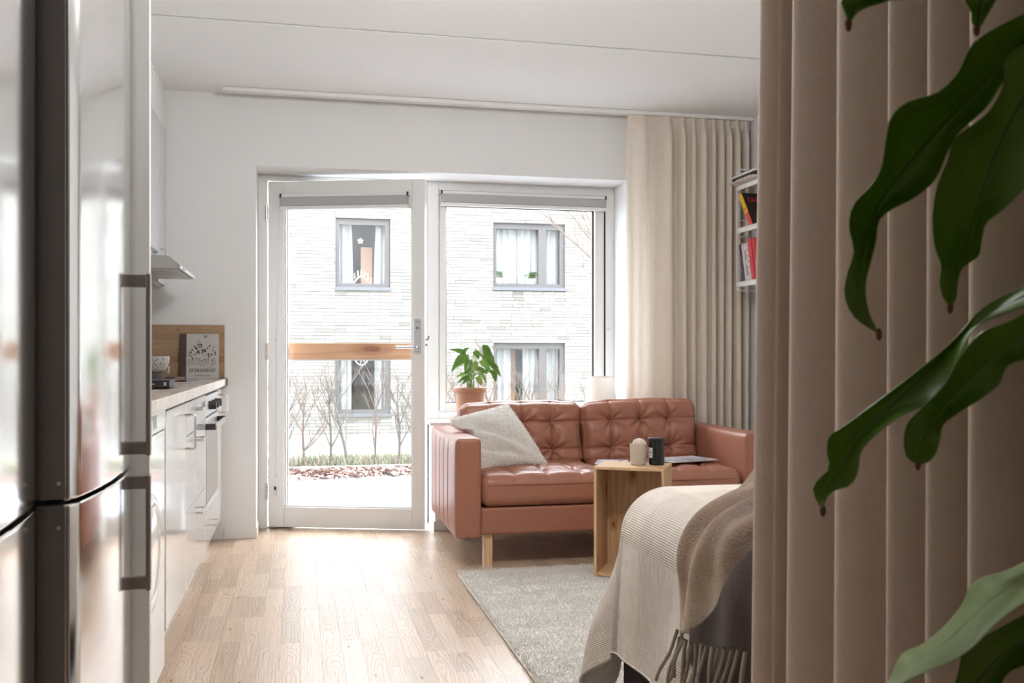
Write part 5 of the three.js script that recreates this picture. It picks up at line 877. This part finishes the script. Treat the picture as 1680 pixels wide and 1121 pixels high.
    br([P(1030, 470, 14.2), P(990, 415, 14.2), P(968, 385, 14.2), P(960, 362, 14.2), P(950, 345, 14.2)], .018); br([P(1030, 450, 14.1), P(985, 405, 14.1), P(974, 380, 14.1), P(962, 350, 14.1), P(957, 330, 14.1)], .022); br([P(1050, 500, 14), P(1000, 470, 14), P(972, 455, 14), P(958, 440, 14), P(950, 425, 14)], .010);
    part('branches', gs, bark[2], t);
  }
  // wooden rail board outside the door
  const rail = thing('wooden_rail', 'orange-brown wooden rail board across the outside of the glazed door', 'rail', [.28, 1.017, 6.15]);
  part('board', B([OX0 + .01, .775], [1.017, 1.12], [6.09, 6.12], .003), std(0xffffff, .6, { color: new THREE.Color().setRGB(.62, .48, .41), map: rep(pineMap, .5, 1.2) }), rail);
  part('cap', B([OX0 + .01, .775], [1.010, 1.0165], [6.088, 6.122], .001), M.steelSoft, rail);
  for (const x of [OX0 + .015, .735]) part('bracket', B([x, x + .03], [1.0, 1.13], [6.1205, 6.135], .001), M.steelSoft, rail);
}
{
  // brick house across the lawn
  const BD = 21.5, bx0 = -4.2, bx1 = 10.4, by0 = -1.05, by1 = 6.3, ch = .0745, t = thing('brick_house', 'pale brick house facade across the lawn', 'house', [3, by0, BD]);
  const wins = [ // x0 x1 y0 y1 mullions
    { x: [.775, 1.969], y: [2.50, 4.10], k: 0 }, { x: [4.32, 6.02], y: [2.55, 4.11], k: 1 }, { x: [.75, 1.982], y: [-.31, 1.30], k: 2 }, { x: [4.33, 6.02], y: [-.31, 1.35], k: 3 }];
  const hole = (x0, x1, y) => { for (const w of wins) if (y > w.y[0] && y < w.y[1] && x1 > w.x[0] && x0 < w.x[1]) return w; return null; };
  const mortar = std(new THREE.Color().setRGB(.105, .102, .098), 1), r = rng(41);
  { // backing wall round the openings
    const xs = [bx0, .775, 1.975, 4.325, 6.02, bx1], g = []; const col = (a, b, ys) => { let y = by0; for (const [p, q] of [...ys, [by1, by1]]) { if (p > y) g.push(B([a, b], [y, p], [BD + .004, BD + .30], 0)); y = q; } };
    col(bx0, .775, []); col(.775, 1.975, [[-.31, 1.30], [2.50, 4.10]]); col(1.975, 4.325, []); col(4.325, 6.02, [[-.31, 1.35], [2.55, 4.11]]); col(6.02, bx1, []);
    part('wall_core', g, mortar, t);
  }
  const pos = [], nor = [], colr = [], idx = []; const quad = (p, n, c) => { const b = pos.length / 3; p.forEach(q => { pos.push(...q); nor.push(...n); colr.push(...c); }); idx.push(b, b + 1, b + 2, b, b + 2, b + 3); };
  const brick = (x0, x1, y0, y1) => {
    const tone = r(); let c = .20 + .012 * (r() - .5); if (tone > .90) c = .12 + .04 * r(); else if (tone > .72) c = .15 + .02 * r(); const cc = [c * 1.05, c * .985, c * .91], d = BD - .010 * r(), z = -d;
    quad([[x0, y0, z], [x1, y0, z], [x1, y1, z], [x0, y1, z]], [0, 0, 1], cc); const zb = -(BD + .006);
    quad([[x0, y1, z], [x1, y1, z], [x1, y1, zb], [x0, y1, zb]], [0, 1, 0], cc); quad([[x0, y0, zb], [x1, y0, zb], [x1, y0, z], [x0, y0, z]], [0, -1, 0], cc); quad([[x0, y0, zb], [x0, y0, z], [x0, y1, z], [x0, y1, zb]], [-1, 0, 0], cc); quad([[x1, y0, z], [x1, y0, zb], [x1, y1, zb], [x1, y1, z]], [1, 0, 0], cc);
  };
  let row = 0; for (let y = by0; y < by1 - ch; y += ch, row++) {
    const ym = y + ch / 2, stack = (ym > 1.42 && ym < 2.5) || ym < -.31 ; let x = bx0 - r() * .25;
    const inStack = q => stack && ((q > .70 && q < 2.9) || (q > 4.25 && q < 6.9));
    while (x < bx1) { let L = inStack(x) ? .245 : (r() > .45 ? .38 + .1 * r() : .24); let x1 = Math.min(bx1, x + L); if (!inStack(x) && x < .77 && x1 > .77) x1 = .77; const w = hole(x, x1, ym); if (w) { if (x < w.x[0] - .04) brick(x, w.x[0] - .005, y + .007, y + ch - .003); x = w.x[1] + .004; continue; } if (x1 - x > .04) brick(x, x1 - .008, y + .007, y + ch - .003); x = x1; }
  }
  const bg = new THREE.BufferGeometry(); bg.setAttribute('position', new THREE.Float32BufferAttribute(pos, 3)); bg.setAttribute('normal', new THREE.Float32BufferAttribute(nor, 3)); bg.setAttribute('color', new THREE.Float32BufferAttribute(colr, 3)); bg.setAttribute('uv', new THREE.Float32BufferAttribute(new Float32Array(pos.length / 3 * 2), 2)); bg.setIndex(idx);
  const bm = part('bricks', bg, new THREE.MeshStandardMaterial({ vertexColors: true, roughness: .95 }), t); bm.userData = { kind: 'stuff' };
  // windows
  const fm = std(new THREE.Color().setRGB(.068, .062, .063), .6), sl = std(new THREE.Color().setRGB(.10, .104, .115), .5, { metalness: .3 }), cur = std(new THREE.Color().setRGB(.25, .255, .26), .95, { side: THREE.DoubleSide }), room = std(new THREE.Color().setRGB(.16, .14, .13), .95), glass = phy(0xffffff, 0, { transmission: 1, thickness: 0, ior: 1.35 });
  wins.forEach((w, i) => {
    const [x0, x1] = w.x, [y0, y1] = w.y, d = BD + .05, fr = part('window_frame', [B([x0 + .002, x0 + .075], [y0 + .061, y1 - .001], [d, d + .1], 0), B([x1 - .11, x1 - .002], [y0 + .061, y1 - .001], [d, d + .1], 0), B([x0 + .0755, x1 - .1105], [y1 - .15, y1], [d, d + .1], 0), B([x0 + .0755, x1 - .1105], [y0 + .06, y0 + .15], [d, d + .1], 0), ...(i % 2 ? [B([x0 + 1.08, x0 + 1.26], [y0 + .1505, y1 - .1505], [d, d + .1], 0)] : [])], fm, t);
    part('window_sill', B([x0 - .02, x1 + .02], [y0 - .01, y0 + .06], [BD - .05, d + .1], .004), sl, t);
    part('pane', B([x0 + .07, x1 - .1], [y0 + .14, y1 - .14], [d + .05, d + .0505], 0), glass, fr);
    part('interior', [B([x0 - .8, x1 + .8], [y0 - .3, y1 + .3], [d + 1.8, d + 1.85], 0), B([x0 - .8, x1 + .8], [y0 - .35, y0 - .25], [d + .3, d + 1.8], 0), B([x0 - .8, x1 + .8], [y1 + .25, y1 + .35], [d + .3, d + 1.8], 0), B([x0 - .85, x0 - .8], [y0 - .3, y1 + .3], [d + .3, d + 1.8], 0), B([x1 + .8, x1 + .85], [y0 - .3, y1 + .3], [d + .3, d + 1.8], 0)], room, fr);
    const cl = (a, b, tie = 0) => part('curtain', grid(60, 6, (u, v) => { const x = lerp(a, lerp(b, b + tie, v), u); return V(x, lerp(y1 - .1, y0 + .12, v), d + .22 + .03 * Math.sin(u * 40 * Math.abs(b - a))); }), cur, fr);
    if (i === 0) { cl(x0 + .05, x0 + .36, .04); cl(x1 - .08, x1 - .30, -.05); }
    if (i === 1) { cl(x0 + .02, x0 + .60); cl(x0 + .62, x1 - .1); }
    if (i === 2) { cl(x0 + .05, x0 + .38); cl(x1 - .08, x1 - .34); }
    if (i === 3) { cl(x0 + .03, x0 + .45); cl(x0 + .74, x1 - .1); part('lit_panel', B([x0 + .47, x0 + .72], [y0 + .1, y1 - .16], [d + .9, d + .95], 0), std(new THREE.Color().setRGB(.75, .42, .26), .8), fr); }
    if (i === 0) {
      part('wooden_door', B([x0 + .60, x0 + .86], [y0 + .1, y0 + 1.05], [d + .8, d + .85], 0), std(new THREE.Color().setRGB(.50, .30, .20), .8), fr);
      const ca = thing('candle_arch', 'wooden candle arch with seven candles in the upper left house window', 'candle arch', [x0 + .57, y0 + .155, BD + .09]); const cm = std(new THREE.Color().setRGB(.8, .78, .72), .6);
      part('arch', tube([V(x0 + .40, y0 + .16, d + .19), V(x0 + .48, y0 + .27, d + .19), V(x0 + .57, y0 + .32, d + .19), V(x0 + .66, y0 + .27, d + .19), V(x0 + .74, y0 + .16, d + .19)], .022, 20, 6), std(new THREE.Color().setRGB(.5, .32, .2), .7), ca);
      for (let k = 0; k < 7; k++) { const a = (k - 3) / 3, x = x0 + .57 + a * .22, y = y0 + .18 + .17 * (1 - a * a); part('candle', cyl(V(x, y, d + .19), V(x, y + .12, d + .19), .011, .010, 8), cm, ca); }
      const st = new THREE.Shape(); for (let k = 0; k < 10; k++) { const a = k / 10 * 6.283 + 1.57, q = k % 2 ? .035 : .08; st[k ? 'lineTo' : 'moveTo'](Math.cos(a) * q, Math.sin(a) * q); } const sg = new THREE.ExtrudeGeometry(st, { depth: .02, bevelEnabled: false }); sg.translate(x0 + .55, y0 + 1.12, -(d + .2)); single('paper_star', sg, std(new THREE.Color().setRGB(.7, .62, .5), .8), 'small paper star hanging in the upper left house window', 'star');
    }
    if (i === 1) for (const [px, lab] of [[x0 + .17, 'green plant in a white pot at the left side of the upper right house window'], [x0 + .98, 'broad green plant in a white pot by the mullion of the upper right house window']]) { const pl = thing('window_plant', lab, 'potted plant', [px, y0 + .155, d + .19]); part('pot', lathe([[0, 0], [.07, 0], [.085, .13], [0, .13]], px, y0 + .155, d + .19, 16), M.paper, pl); const q = rng(70 + px * 10), gs = []; for (let k = 0; k < 26; k++) { const g = heartLeaf(.11, .05, .4); g.rotateX(-.8 * q()); g.rotateY(q() * 6.28); g.translate(px + (q() - .5) * .2, y0 + .30 + q() * .12, -(d + .19) + (q() - .5) * .1); gs.push(g); } part('foliage', gs, M.leaf, pl); }
    if (i === 1) { const c = thing('candle_rack', 'small rack of five white candles in the upper right house window', 'candle holder', [x0 + .56, y0 + .155, d + .19]); part('stand', B([x0 + .38, x0 + .76], [y0 + .155, y0 + .175], [d + .18, d + .2], 0), fm, c); for (let k = 0; k < 5; k++) part('candle', cyl(V(x0 + .42 + k * .075, y0 + .175, d + .19), V(x0 + .42 + k * .075, y0 + .36, d + .19), .01, .01, 8), M.paper, c); }
    if (i === 2) { const wr = thing('wire_wreath', 'white wire wreath hanging in the lower left house window', 'wreath', [x0 + .6, y0 + 1.0, d + .19]); const q = new THREE.TorusGeometry(.135, .011, 8, 40); q.translate(x0 + .60, y0 + 1.28, -(d + .16)); part('hoop', q, M.paper, wr); part('hanger', cyl(V(x0 + .60, y0 + 1.41, d + .16), V(x0 + .60, y1 - .1, d + .16), .006, .006, 6), M.paper, wr); part('spokes', [0, 1, 2].map(k => { const a = k * 1.05 + .3; return cyl(V(x0 + .6 - Math.cos(a) * .13, y0 + 1.28 - Math.sin(a) * .13, d + .16), V(x0 + .6 + Math.cos(a) * .13, y0 + 1.28 + Math.sin(a) * .13, d + .16), .006, .006, 6); }), M.paper, wr); }
  });
  // plain string course and concrete lintel line
  part('string_course', [B([bx0, bx1], [by0, by0 + .35], [BD - .012, BD], 0)], std(new THREE.Color().setRGB(.22, .215, .21), .9), t);
}
scene.traverse(o => { if (o.isMesh) { o.castShadow = true; o.receiveShadow = true; } });
renderer.render(scene, camera);
